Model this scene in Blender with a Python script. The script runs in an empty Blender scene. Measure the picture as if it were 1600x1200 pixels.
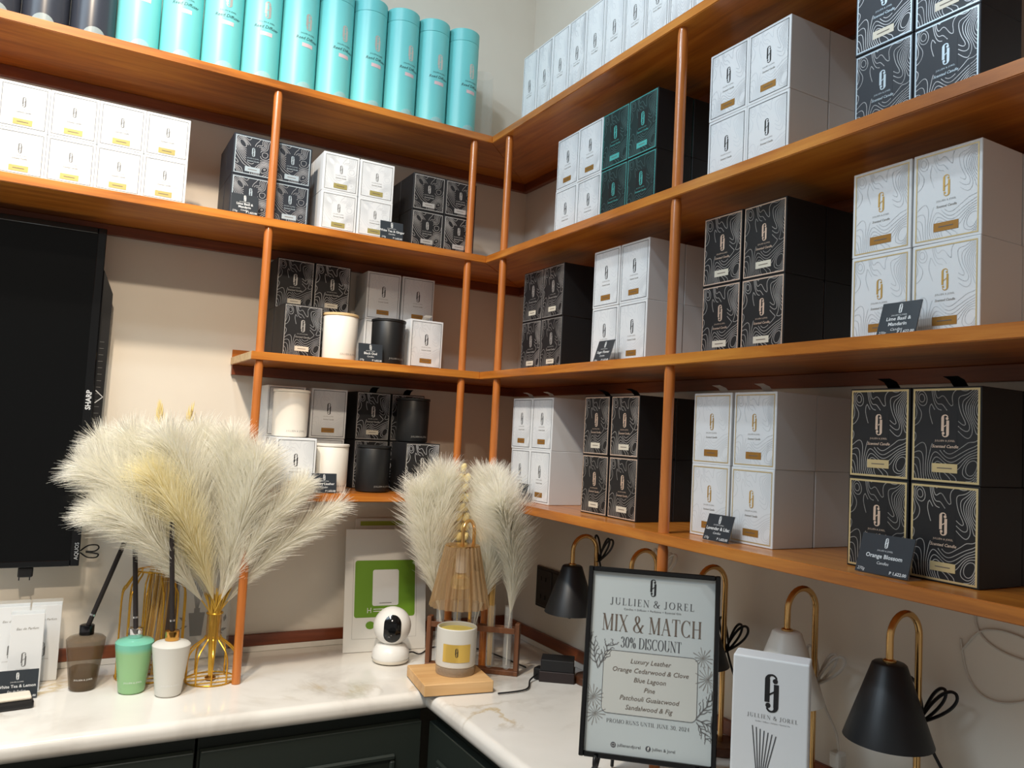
import bpy, bmesh, math, random
from mathutils import Vector, Matrix, Euler

C = bpy.context.scene.collection
scene = bpy.context.scene
PI = math.pi
random.seed(7)

# ------------------------------------------------------------------ camera
cam_data = bpy.data.cameras.new('camera')
cam_data.sensor_width = 36.0
cam_data.lens = 27.7065
cam_data.clip_start = 0.02
cam = bpy.data.objects.new('camera', cam_data)
C.objects.link(cam)
_r = Vector((0.8698, -0.4906, 0.0518)); _f = Vector((0.4874, 0.8709, 0.0631))
_f.normalize(); _r = (_r - _f * _r.dot(_f)).normalized(); _u = _r.cross(_f)
_m = Matrix((( _r.x, _u.x, -_f.x, -1.0729), (_r.y, _u.y, -_f.y, -1.8913), (_r.z, _u.z, -_f.z, 1.4087), (0, 0, 0, 1)))
cam.matrix_world = _m
scene.camera = cam

# ------------------------------------------------------------------ world and lights
world = bpy.data.worlds.new('shop_ambient')
world.use_nodes = True
scene.world = world
bg = world.node_tree.nodes['Background']
bg.inputs[0].default_value = (1.0, 0.95, 0.88, 1)
bg.inputs[1].default_value = 0.33

scene.view_settings.view_transform = 'Standard'
scene.view_settings.look = 'None'
scene.view_settings.gamma = 1.0
scene.view_settings.use_curve_mapping = False
scene.view_settings.exposure = 0.0

def spot(name, loc, target, energy, color, size=110, blend=0.6, radius=0.035):
    l = bpy.data.lights.new(name, 'SPOT')
    l.energy = energy; l.color = color; l.spot_size = math.radians(size); l.spot_blend = blend
    l.shadow_soft_size = radius
    o = bpy.data.objects.new(name, l); C.objects.link(o)
    o.location = loc
    d = Vector(target) - Vector(loc)
    o.rotation_euler = d.to_track_quat('-Z', 'Y').to_euler()
    return o

def area(name, loc, target, energy, color, sx, sy):
    l = bpy.data.lights.new(name, 'AREA')
    l.shape = 'RECTANGLE'; l.size = sx; l.size_y = sy; l.energy = energy; l.color = color
    o = bpy.data.objects.new(name, l); C.objects.link(o)
    o.location = loc
    d = Vector(target) - Vector(loc)
    o.rotation_euler = d.to_track_quat('-Z', 'Y').to_euler()
    return o

CEIL = 2.78
WARM = (1.0, 0.83, 0.64); NEUT = (1.0, 0.93, 0.84); COOL = (0.70, 0.86, 1.0)
spot('downlight_counter', (-1.28, -1.10, CEIL - 0.03), (-1.12, -0.1, 1.1), 82, WARM, 92)
spot('fill_spot_front', (-1.25, -2.05, CEIL - 0.03), (-0.92, -0.2, 1.22), 88, WARM, 38)  # added fill that brightens the plumes and left counter, no known fixture
spot('downlight_corner', (-0.98, -0.98, CEIL - 0.03), (-0.5, -0.3, 1.5), 16, (0.82, 0.93, 1.0), 150, 0.4)
spot('downlight_right', (-1.28, -0.70, CEIL - 0.03), (-0.15, -0.70, 1.6), 15, COOL, 120)
spot('downlight_right', (-1.32, -1.30, CEIL - 0.03), (-0.15, -1.25, 1.6), 15, COOL, 120)
area('soft_overhead_fill', (-2.1, -1.0, CEIL - 0.04), (-2.1, -1.0, 0), 22, COOL, 1.2, 0.6)  # added soft fill for ambient light from above, not an actual fixture

# ------------------------------------------------------------------ materials
def lin(c):
    out = []
    for v in c:
        v /= 255.0
        out.append(v / 12.92 if v <= 0.04045 else ((v + 0.055) / 1.055) ** 2.4)
    return tuple(out) + (1.0,)

def mat(name, col, rough=0.5, metal=0.0, spec=0.5, coat=0.0, trans=0.0, ior=1.45, alpha=1.0, emis=None, estr=0.0, sheen=0.0):
    m = bpy.data.materials.new(name); m.use_nodes = True
    b = m.node_tree.nodes['Principled BSDF']
    b.inputs['Base Color'].default_value = lin(col)
    b.inputs['Roughness'].default_value = rough
    b.inputs['Metallic'].default_value = metal
    b.inputs['Specular IOR Level'].default_value = spec
    b.inputs['Coat Weight'].default_value = coat
    b.inputs['Coat Roughness'].default_value = 0.12
    b.inputs['Transmission Weight'].default_value = trans
    b.inputs['IOR'].default_value = ior
    b.inputs['Alpha'].default_value = alpha
    if emis:
        b.inputs['Emission Color'].default_value = lin(emis)
        b.inputs['Emission Strength'].default_value = estr
    return m

class NT:
    def __init__(s, m):
        s.t = m.node_tree; s.b = s.t.nodes['Principled BSDF']
    def n(s, typ, **kw):
        x = s.t.nodes.new(typ)
        for k, v in kw.items(): setattr(x, k, v)
        return x
    def l(s, a, b): s.t.links.new(a, b)
    def math(s, op, a, b=None, c=None):
        x = s.n('ShaderNodeMath', operation=op)
        for i, v in enumerate((a, b, c)):
            if v is None: continue
            if isinstance(v, (int, float)): x.inputs[i].default_value = v
            else: s.l(v, x.inputs[i])
        return x.outputs[0]
    def ramp(s, fac, stops):
        r = s.n('ShaderNodeValToRGB')
        el = r.color_ramp.elements
        while len(el) < len(stops): el.new(0.5)
        for e, (p, c) in zip(el, stops): e.position = p; e.color = lin(c)
        s.l(fac, r.inputs[0]); return r.outputs[0]
    def coords(s, scale=(1, 1, 1), kind='Object', loc=(0, 0, 0)):
        tc = s.n('ShaderNodeTexCoord'); mp = s.n('ShaderNodeMapping')
        mp.inputs['Scale'].default_value = scale
        mp.inputs['Location'].default_value = loc
        s.l(tc.outputs[kind], mp.inputs['Vector']); return mp.outputs[0]
    def noise(s, vec, scale, detail=3, rough=0.5, dist=0.0):
        x = s.n('ShaderNodeTexNoise')
        x.inputs['Scale'].default_value = scale; x.inputs['Detail'].default_value = detail
        x.inputs['Roughness'].default_value = rough; x.inputs['Distortion'].default_value = dist
        s.l(vec, x.inputs['Vector']); return x.outputs['Fac']
    def bump(s, h, strength, dist=0.002):
        x = s.n('ShaderNodeBump'); x.inputs['Strength'].default_value = strength; x.inputs['Distance'].default_value = dist
        s.l(h, x.inputs['Height']); s.l(x.outputs[0], s.b.inputs['Normal'])

def wood(name, dark, midc, light, axis, rough=0.32, coat=0.35):
    m = mat(name, midc, rough, coat=coat)
    k = NT(m)
    sc = {'x': (1.2, 14, 14), 'y': (14, 1.2, 14), 'z': (14, 14, 1.2)}[axis]
    v = k.coords(sc)
    a = k.noise(v, 3.0, 6, 0.62, 0.6)
    b = k.noise(k.coords((1.6, 1.6, 1.6)), 2.2, 2)
    f = k.math('ADD', k.math('MULTIPLY', a, 0.7), k.math('MULTIPLY', b, 0.35))
    k.l(k.ramp(f, [(0.36, dark), (0.52, midc), (0.70, light)]), k.b.inputs['Base Color'])
    k.bump(a, 0.06, 0.001)
    return m

M = {}
M['wood_x'] = wood('varnished_wood', (146, 81, 24), (187, 111, 38), (214, 143, 58), 'x')
M['wood_y'] = wood('varnished_wood', (146, 81, 24), (187, 111, 38), (214, 143, 58), 'y')
M['wood_z'] = wood('varnished_post_wood', (164, 92, 38), (194, 114, 50), (216, 146, 76), 'z')
M['batten_x'] = wood('stained_batten', (100, 48, 26), (124, 62, 34), (144, 80, 44), 'x', 0.4, 0.2)
M['batten_y'] = wood('stained_batten', (100, 48, 26), (124, 62, 34), (144, 80, 44), 'y', 0.4, 0.2)
M['raw_wood'] = wood('raw_plywood', (196, 162, 118), (214, 184, 140), (226, 200, 160), 'x', 0.6, 0)
M['pine'] = wood('oiled_pine', (196, 146, 92), (216, 172, 116), (230, 190, 138), 'x', 0.5, 0.05)
M['walnut'] = wood('walnut', (84, 50, 30), (112, 70, 44), (134, 88, 58), 'z', 0.5, 0.05)
M['dark_base'] = wood('dark_wood_base', (60, 32, 18), (84, 48, 28), (104, 62, 38), 'x', 0.45, 0.1)

def wall_mat():
    m = mat('painted_wall', (226, 219, 206), 0.75, spec=0.25); k = NT(m)
    n = k.noise(k.coords((1, 1, 1)), 3.0, 4)
    k.l(k.ramp(n, [(0.3, (221, 213, 200)), (0.7, (231, 225, 213))]), k.b.inputs['Base Color'])
    k.bump(k.noise(k.coords((1, 1, 1)), 90, 3), 0.06, 0.002); return m
M['wall'] = wall_mat()
M['ceiling'] = mat('ceiling_paint', (236, 236, 234), 0.8)
def floor_mat():
    m = mat('floor_tile', (150, 140, 128), 0.35); k = NT(m)
    br = k.n('ShaderNodeTexBrick'); br.offset = 0
    br.inputs['Color1'].default_value = lin((158, 148, 136)); br.inputs['Color2'].default_value = lin((150, 141, 130))
    br.inputs['Mortar'].default_value = lin((110, 104, 98)); br.inputs['Mortar Size'].default_value = 0.008
    br.inputs['Scale'].default_value = 1.0; br.inputs['Brick Width'].default_value = 0.6; br.inputs['Row Height'].default_value = 0.6
    k.l(k.coords((1, 1, 1)), br.inputs['Vector']); k.l(br.outputs['Color'], k.b.inputs['Base Color']); return m
M['floor'] = floor_mat()

def marble():
    m = mat('polished_marble', (232, 228, 220), 0.14, coat=0.2); k = NT(m)
    v = k.coords((1, 1, 1))
    n1 = k.noise(v, 2.6, 8, 0.58, 1.6)
    vein = k.math('SUBTRACT', 1.0, k.math('MULTIPLY', k.math('ABSOLUTE', k.math('SUBTRACT', n1, 0.5)), 26.0))
    vein = k.math('MAXIMUM', vein, 0.0)
    n2 = k.noise(k.coords((1, 1, 1), loc=(3.1, 1.7, 0)), 3.4, 3)
    gate = k.math('MAXIMUM', k.math('MULTIPLY', k.math('SUBTRACT', n2, 0.5), 5.0), 0.0)
    gate = k.math('MINIMUM', gate, 1.0)
    vein = k.math('MULTIPLY', vein, gate)
    cloud = k.noise(k.coords((1, 1, 1), loc=(7, 2, 1)), 5.0, 5, 0.6, 0.4)
    base = k.ramp(cloud, [(0.28, (205, 200, 192)), (0.46, (230, 227, 220)), (0.75, (238, 235, 229))])
    gold = k.ramp(n2, [(0.55, (150, 140, 124)), (0.66, (196, 164, 84))])
    mx = k.n('ShaderNodeMix', data_type='RGBA')
    k.l(k.math('MULTIPLY', vein, 0.75), mx.inputs[0]); k.l(base, mx.inputs[6]); k.l(gold, mx.inputs[7])
    k.l(mx.outputs[2], k.b.inputs['Base Color']); return m
M['marble'] = marble()
def cabinet_mat():
    m = mat('cabinet_paint', (40, 47, 43), 0.42); k = NT(m)
    k.bump(k.noise(k.coords((1, 1, 1)), 60, 3), 0.05, 0.001); return m
M['cabinet'] = cabinet_mat()

def paper(name, col, rough=0.6, grain=0.03):
    m = mat(name, col, rough); k = NT(m)
    n = k.noise(k.coords((1, 1, 1)), 700, 2)
    k.bump(n, grain, 0.0004)
    return m
M['white_card'] = paper('white_card', (227, 230, 232))
M['black_card'] = paper('black_card', (26, 26, 28), 0.55)
M['cool_lit_black_card'] = paper('cool_lit_black_card', (34, 40, 50), 0.5)  # black card with the blue tint of cool light put into its colour
M['cream_card'] = paper('cream_card', (232, 224, 208))

M['line_grey'] = mat('grey_contour_foil', (176, 172, 168), 0.34, 0.25)
M['line_pale'] = mat('pale_contour_foil', (200, 202, 206), 0.32, 0.25)
M['line_teal'] = mat('teal_contour_foil', (92, 116, 116), 0.4, 0.3)
M['line_emboss'] = mat('white_emboss', (218, 222, 226), 0.16)
M['line_cream'] = mat('ivory_emboss', (216, 219, 221), 0.16)
M['teal_front'] = paper('dark_teal_card', (22, 36, 38), 0.45)
M['silver_foil'] = mat('silver_foil', (206, 204, 200), 0.34, 0.55)
M['iceblue_foil'] = mat('pale_blue_foil', (190, 206, 216), 0.36, 0.4)
M['rose_foil'] = mat('rose_foil', (226, 200, 180), 0.36, 0.4)
M['gold_foil'] = mat('gold_foil', (214, 178, 104), 0.34, 0.6)
M['pale_gold_foil'] = mat('pale_gold_foil', (214, 194, 146), 0.36, 0.5)
M['teal_foil'] = mat('teal_foil', (96, 190, 186), 0.36, 0.4)
M['ink'] = mat('black_ink', (34, 34, 36), 0.5)
M['grey_ink'] = mat('grey_ink', (112, 112, 112), 0.6)
M['frame_ink'] = mat('grey_ink_light', (150, 148, 144), 0.6)
M['sticker_gold'] = mat('gold_sticker', (168, 122, 58), 0.42, 0.35)
M['sticker_lime'] = mat('pale_gold_sticker', (178, 166, 104), 0.42, 0.3)
M['sticker_pale'] = mat('pale_sticker', (222, 214, 196), 0.45, 0.1)
M['ribbon_black'] = mat('black_ribbon', (18, 18, 20), 0.6)
M['ribbon_white'] = mat('white_ribbon', (226, 222, 214), 0.6)

M['teal_tube'] = mat('teal_tube_card', (118, 206, 206), 0.40)
M['teal_lid'] = mat('teal_lid_card', (112, 200, 201), 0.40)
M['dark_tube'] = mat('dark_tube_card', (52, 56, 66), 0.28)
M['seal'] = mat('clear_seal', (214, 232, 232), 0.3, alpha=0.38)
M['pink_sticker'] = mat('pink_sticker', (226, 196, 200), 0.4)

M['jar_white'] = mat('white_glazed_jar', (238, 234, 224), 0.38)
M['jar_black'] = mat('black_glazed_jar', (24, 25, 26), 0.42)
M['lid_wood'] = wood('bamboo_lid', (206, 172, 120), (222, 192, 142), (232, 206, 160), 'x', 0.5, 0)
M['brass'] = mat('polished_brass', (214, 160, 84), 0.18, 1.0)
M['rose_brass'] = mat('rose_gold_tube', (224, 180, 118), 0.2, 1.0)
M['gold_wire'] = mat('gold_wire', (222, 172, 62), 0.26, 0.8)
M['chrome'] = mat('chrome', (220, 220, 222), 0.12, 1.0)
M['gunmetal'] = mat('gunmetal', (50, 50, 54), 0.2, 0.9)
M['black_metal'] = mat('black_satin_metal', (24, 25, 27), 0.42, 0.0)
M['black_plastic'] = mat('black_plastic', (20, 20, 22), 0.38)
M['gloss_black'] = mat('gloss_black', (12, 13, 15), 0.1)
M['screen'] = mat('tv_glass', (8, 9, 10), 0.10, spec=0.28)
M['white_plastic'] = mat('white_plastic', (236, 235, 230), 0.3)
M['white_metal'] = mat('white_satin_metal', (226, 222, 212), 0.4)
M['cord_black'] = mat('black_cord', (22, 21, 22), 0.5)
M['cord_white'] = mat('white_cord', (206, 200, 190), 0.5)
M['grey_silver'] = mat('silver_print', (196, 198, 200), 0.4)
M['card_slate'] = mat('slate_price_card', (50, 56, 62), 0.3)
M['card_white_ink'] = mat('white_print', (226, 228, 228), 0.5)
M['acrylic'] = mat('clear_acrylic', (236, 242, 242), 0.06, alpha=0.16)
M['glass'] = mat('clear_glass', (240, 246, 246), 0.04, alpha=0.20)
M['wax'] = mat('yellow_wax', (236, 214, 112), 0.45)
M['frost'] = mat('frosted_glass', (212, 211, 204), 0.38)
M['thick_glass'] = mat('thick_glass', (196, 180, 160), 0.08, alpha=0.55)
M['poster'] = paper('poster_paper', (226, 226, 222), 0.35)
M['lime'] = mat('lime_print', (108, 152, 44), 0.4)
M['yellowgreen'] = mat('yellow_green_print', (160, 178, 60), 0.4)
M['frame_paper'] = mat('promo_paper', (196, 204, 204), 0.10)
M['list_paper'] = mat('list_paper', (204, 206, 200), 0.12)
M['taupe_ink'] = mat('taupe_ink', (112, 100, 90), 0.5)
M['slate_ink'] = mat('slate_ink', (84, 86, 90), 0.5)
M['plate'] = mat('dark_wall_plate', (40, 33, 30), 0.32)
M['brown_box'] = mat('dark_brown_box', (44, 34, 34), 0.5)
M['reed'] = mat('dry_reed', (212, 174, 104), 0.6)
M['gold_stem'] = mat('golden_stem', (206, 168, 70), 0.5)
M['bud'] = mat('pale_seed_pod', (232, 214, 152), 0.6)
M['black_reed'] = mat('black_fibre_reed', (38, 32, 32), 0.7)
M['amber_shade'] = mat('amber_ribbed_glass', (178, 146, 106), 0.16, 0.35, alpha=0.58)
M['bulb'] = mat('halogen_bulb', (255, 226, 150), 0.1, 0.8)
M['brown_glass'] = mat('smoked_brown_glass', (108, 88, 64), 0.05, alpha=0.56)
M['brown_liquid'] = mat('brown_oil', (78, 56, 44), 0.1, alpha=0.75)
M['green_glass'] = mat('mint_glass', (128, 206, 168), 0.14)
M['neck_glass'] = mat('amber_gold_neck', (196, 150, 70), 0.1, 0.6, alpha=0.5)

def mint():
    m = M['green_glass']; k = NT(m)
    sp = k.n('ShaderNodeSeparateXYZ'); tc = k.n('ShaderNodeTexCoord'); k.l(tc.outputs['Object'], sp.inputs[0])
    k.l(k.ramp(k.math('MULTIPLY', sp.outputs['Z'], 10.0), [(0.76, (146, 190, 138)), (0.86, (122, 196, 172))]), k.b.inputs['Base Color'])
    k.b.inputs['Subsurface Weight'].default_value = 0.15
    k.b.inputs['Subsurface Radius'].default_value = (0.01, 0.02, 0.01)
mint()
def plume_mat(name, col):
    m = mat(name, col, 0.8, spec=0.15)
    k = NT(m)
    tr = k.n('ShaderNodeBsdfTranslucent'); tr.inputs[0].default_value = lin(col)
    ms = k.n('ShaderNodeMixShader'); ms.inputs[0].default_value = 0.5
    out = k.t.nodes['Material Output']
    k.l(k.b.outputs[0], ms.inputs[1]); k.l(tr.outputs[0], ms.inputs[2]); k.l(ms.outputs[0], out.inputs['Surface'])
    return m
M['plume'] = plume_mat('pampas_plume_white', (255, 253, 244))
M['plume_cream'] = plume_mat('pampas_plume_cream', (255, 249, 222))

# ------------------------------------------------------------------ mesh helpers
def obj(name, bm, mats, parent=None, smooth=None):
    me = bpy.data.meshes.new(name)
    bm.to_mesh(me); bm.free()
    if not isinstance(mats, (list, tuple)): mats = [mats]
    for m in mats: me.materials.append(M[m] if isinstance(m, str) else m)
    if smooth is not None:
        for p in me.polygons: p.use_smooth = True
        me.set_sharp_from_angle(angle=math.radians(smooth))
    o = bpy.data.objects.new(name, me); C.objects.link(o)
    if parent: o.parent = parent
    return o

def tag(o, label, cat=None, group=None, kind=None):
    if label: o['label'] = label
    if cat: o['category'] = cat
    if group: o['group'] = group
    if kind: o['kind'] = kind
    return o

def empty(name, label, cat, loc=(0, 0, 0), rz=0.0, group=None):
    o = bpy.data.objects.new(name, None); C.objects.link(o)
    o.empty_display_size = 0.05
    o.location = loc; o.rotation_euler = (0, 0, rz)
    return tag(o, label, cat, group)

def dup(root, loc=None, rz=None):
    r = root.copy(); C.objects.link(r)
    for ch in root.children:
        c = ch.copy(); C.objects.link(c); c.parent = r
        for g in ch.children:
            d = g.copy(); C.objects.link(d); d.parent = c
    if loc is not None: r.location = loc
    if rz is not None: r.rotation_euler = (0, 0, rz)
    return r

def add_box(bm, x0, x1, y0, y1, z0, z1, bev=0.0, seg=1, mi=0):
    vs = [bm.verts.new(p) for p in ((x0, y0, z0), (x1, y0, z0), (x1, y1, z0), (x0, y1, z0), (x0, y0, z1), (x1, y0, z1), (x1, y1, z1), (x0, y1, z1))]
    fs = [bm.faces.new([vs[i] for i in q]) for q in ((0, 3, 2, 1), (4, 5, 6, 7), (0, 1, 5, 4), (1, 2, 6, 5), (2, 3, 7, 6), (3, 0, 4, 7))]
    for f in fs: f.material_index = mi
    if bev:
        es = list({e for f in fs for e in f.edges})
        bmesh.ops.bevel(bm, geom=es, offset=bev, segments=seg, affect='EDGES', profile=0.5)
    return fs

def box_obj(name, x0, x1, y0, y1, z0, z1, m, parent=None, bev=0.0, seg=1):
    bm = bmesh.new(); add_box(bm, x0, x1, y0, y1, z0, z1, bev, seg)
    return obj(name, bm, m, parent)

def add_lathe(bm, prof, seg=32, cap0=True, cap1=True, center=(0, 0, 0), sx=1.0, sy=1.0, mi=0):
    rings = []
    for r, z in prof:
        rings.append([bm.verts.new((center[0] + sx * r * math.cos(2 * PI * i / seg), center[1] + sy * r * math.sin(2 * PI * i / seg), center[2] + z)) for i in range(seg)])
    for a, b in zip(rings, rings[1:]):
        for i in range(seg):
            f = bm.faces.new((a[i], a[(i + 1) % seg], b[(i + 1) % seg], b[i])); f.material_index = mi
    if cap0:
        f = bm.faces.new(list(reversed(rings[0]))); f.material_index = mi
    if cap1:
        f = bm.faces.new(rings[-1]); f.material_index = mi

def lathe_obj(name, prof, m, parent=None, seg=32, smooth=35, **kw):
    bm = bmesh.new(); add_lathe(bm, prof, seg, **kw)
    return obj(name, bm, m, parent, smooth)

def add_tube(bm, pts, r, seg=8, closed=False, mi=0, r_end=None):
    pts = [Vector(p) for p in pts]; n = len(pts)
    t0 = (pts[1] - pts[0]).normalized()
    nrm = t0.orthogonal().normalized()
    rings = []
    for i, p in enumerate(pts):
        if closed: t = (pts[(i + 1) % n] - pts[i - 1]).normalized()
        elif i == 0: t = t0
        elif i == n - 1: t = (pts[-1] - pts[-2]).normalized()
        else: t = (pts[i + 1] - pts[i - 1]).normalized()
        nrm = (nrm - t * nrm.dot(t))
        if nrm.length < 1e-6: nrm = t.orthogonal()
        nrm.normalize(); b = t.cross(nrm)
        rr = r if r_end is None else r + (r_end - r) * i / (n - 1)
        rings.append([bm.verts.new(p + (nrm * math.cos(2 * PI * j / seg) + b * math.sin(2 * PI * j / seg)) * rr) for j in range(seg)])
    pairs = list(zip(rings, rings[1:]))
    if closed: pairs.append((rings[-1], rings[0]))
    for a, b in pairs:
        for j in range(seg):
            f = bm.faces.new((a[j], a[(j + 1) % seg], b[(j + 1) % seg], b[j])); f.material_index = mi
    if not closed:
        bm.faces.new(list(reversed(rings[0]))).material_index = mi
        bm.faces.new(rings[-1]).material_index = mi

def tube_obj(name, pts, r, m, parent=None, seg=8, closed=False, r_end=None):
    bm = bmesh.new(); add_tube(bm, pts, r, seg, closed, 0, r_end)
    return obj(name, bm, m, parent, 50)

def bez(p0, p1, p2, n=16):
    p0, p1, p2 = Vector(p0), Vector(p1), Vector(p2)
    return [p0 * (1 - t) ** 2 + p1 * 2 * t * (1 - t) + p2 * t * t for t in [i / n for i in range(n + 1)]]

def spline(pts, n=8, closed=False):
    pts = [Vector(p) for p in pts]; out = []
    N = len(pts)
    rng = range(N) if closed else range(N - 1)
    for i in rng:
        if closed: a, b, c, d = pts[i - 1], pts[i], pts[(i + 1) % N], pts[(i + 2) % N]
        else: a, b, c, d = pts[max(i - 1, 0)], pts[i], pts[i + 1], pts[min(i + 2, N - 1)]
        for k in range(n):
            t = k / n
            out.append(0.5 * ((2 * b) + (c - a) * t + (2 * a - 5 * b + 4 * c - d) * t * t + (3 * b - a - 3 * c + d) * t ** 3))
    if not closed: out.append(pts[-1])
    return out

# ------------------------------------------------------------------ flat lettering and marks (in the local XZ plane, facing -Y)
def ribbon(bm, pts, wid, y=0.0):
    """pts: 2D list; wid: list of widths"""
    n = len(pts); L = []; R = []
    for i in range(n):
        a = pts[max(i - 1, 0)]; b = pts[min(i + 1, n - 1)]
        dx, dz = b[0] - a[0], b[1] - a[1]; l = math.hypot(dx, dz) or 1e-9
        nx, nz = -dz / l, dx / l; w = wid[i] / 2
        L.append(bm.verts.new((pts[i][0] + nx * w, y, pts[i][1] + nz * w)))
        R.append(bm.verts.new((pts[i][0] - nx * w, y, pts[i][1] - nz * w)))
    for i in range(n - 1):
        try: bm.faces.new((L[i], L[i + 1], R[i + 1], R[i]))
        except ValueError: pass

def face_front(bm):
    for f in bm.faces:
        f.normal_update()
        if f.normal.y > 0: f.normal_flip()

def disc(bm, cx, cz, r, y=0.0, seg=14, sx=1.0):
    vs = [bm.verts.new((cx + sx * r * math.cos(2 * PI * i / seg), y, cz + r * math.sin(2 * PI * i / seg))) for i in range(seg)]
    bm.faces.new(vs)

def rect(bm, x0, x1, z0, z1, y=0.0):
    vs = [bm.verts.new(p) for p in ((x0, y, z0), (x1, y, z0), (x1, y, z1), (x0, y, z1))]
    bm.faces.new(vs)

def rrect(bm, x0, x1, z0, z1, r, y=0.0, seg=6):
    vs = []
    for cx, cz, a0 in ((x1 - r, z0 + r, -90), (x1 - r, z1 - r, 0), (x0 + r, z1 - r, 90), (x0 + r, z0 + r, 180)):
        for i in range(seg + 1):
            a = math.radians(a0 + 90 * i / seg)
            vs.append(bm.verts.new((cx + r * math.cos(a), y, cz + r * math.sin(a))))
    bm.faces.new(vs)

def emblem_bm(h, cx=0.0, cz=0.0, bold=1.0):
    """the interlocked f and j monogram, height h, centred"""
    bm = bmesh.new()
    def arc(c, r, a0, a1, n=14): return [(c[0] + r * math.cos(math.radians(a0 + (a1 - a0) * i / n)), c[1] + r * math.sin(math.radians(a0 + (a1 - a0) * i / n))) for i in range(n + 1)]
    f = [(-0.115, -0.24)] + [(-0.115, 0.0), (-0.115, 0.2), (-0.115, 0.345)] + arc((0.0, 0.365), 0.115, 180, 10, 16)
    wf = [0.10, 0.10, 0.10, 0.10] + [0.10 - 0.062 * min(1, i / 7) for i in range(17)]
    for sgn in (1, -1):
        P = [(cx + h * sgn * x, cz + h * sgn * z) for x, z in f]
        ribbon(bm, P, [h * w * bold for w in wf])
        disc(bm, cx + h * sgn * 0.085, cz + h * sgn * 0.325, h * 0.052 * bold)
    ribbon(bm, [(cx - h * 0.09, cz - h * 0.06), (cx + h * 0.09, cz + h * 0.06)], [h * 0.032 * bold] * 2)
    face_front(bm)
    return bm

_fc = {}
def text_me(body, size, shear=0.0, align='CENTER', bold=0.0, space=1.0):
    key = (body, size, shear, align, bold, space)
    if key in _fc: return _fc[key]
    cu = bpy.data.curves.new('lettering', 'FONT')
    cu.body = body; cu.size = size; cu.shear = shear; cu.align_x = align; cu.offset = bold
    cu.space_character = space; cu.resolution_u = 2; cu.fill_mode = 'FRONT'
    o = bpy.data.objects.new('lettering', cu); C.objects.link(o)
    dg = bpy.context.evaluated_depsgraph_get()
    me = bpy.data.meshes.new_from_object(o.evaluated_get(dg))
    bpy.data.objects.remove(o); bpy.data.curves.remove(cu)
    _fc[key] = me
    return me

def add_text(bm, body, size, cx, cz, y=0.0, shear=0.0, align='CENTER', bold=0.0, space=1.0, rot=0.0):
    me = text_me(body, size, shear, align, bold, space)
    vs = []
    ca, sa = math.cos(rot), math.sin(rot)
    for v in me.vertices:
        x, z = v.co.x, v.co.y
        vs.append(bm.verts.new((cx + x * ca - z * sa, y, cz + x * sa + z * ca)))
    for p in me.polygons:
        try: bm.faces.new([vs[i] for i in p.vertices])
        except ValueError: pass

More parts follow.
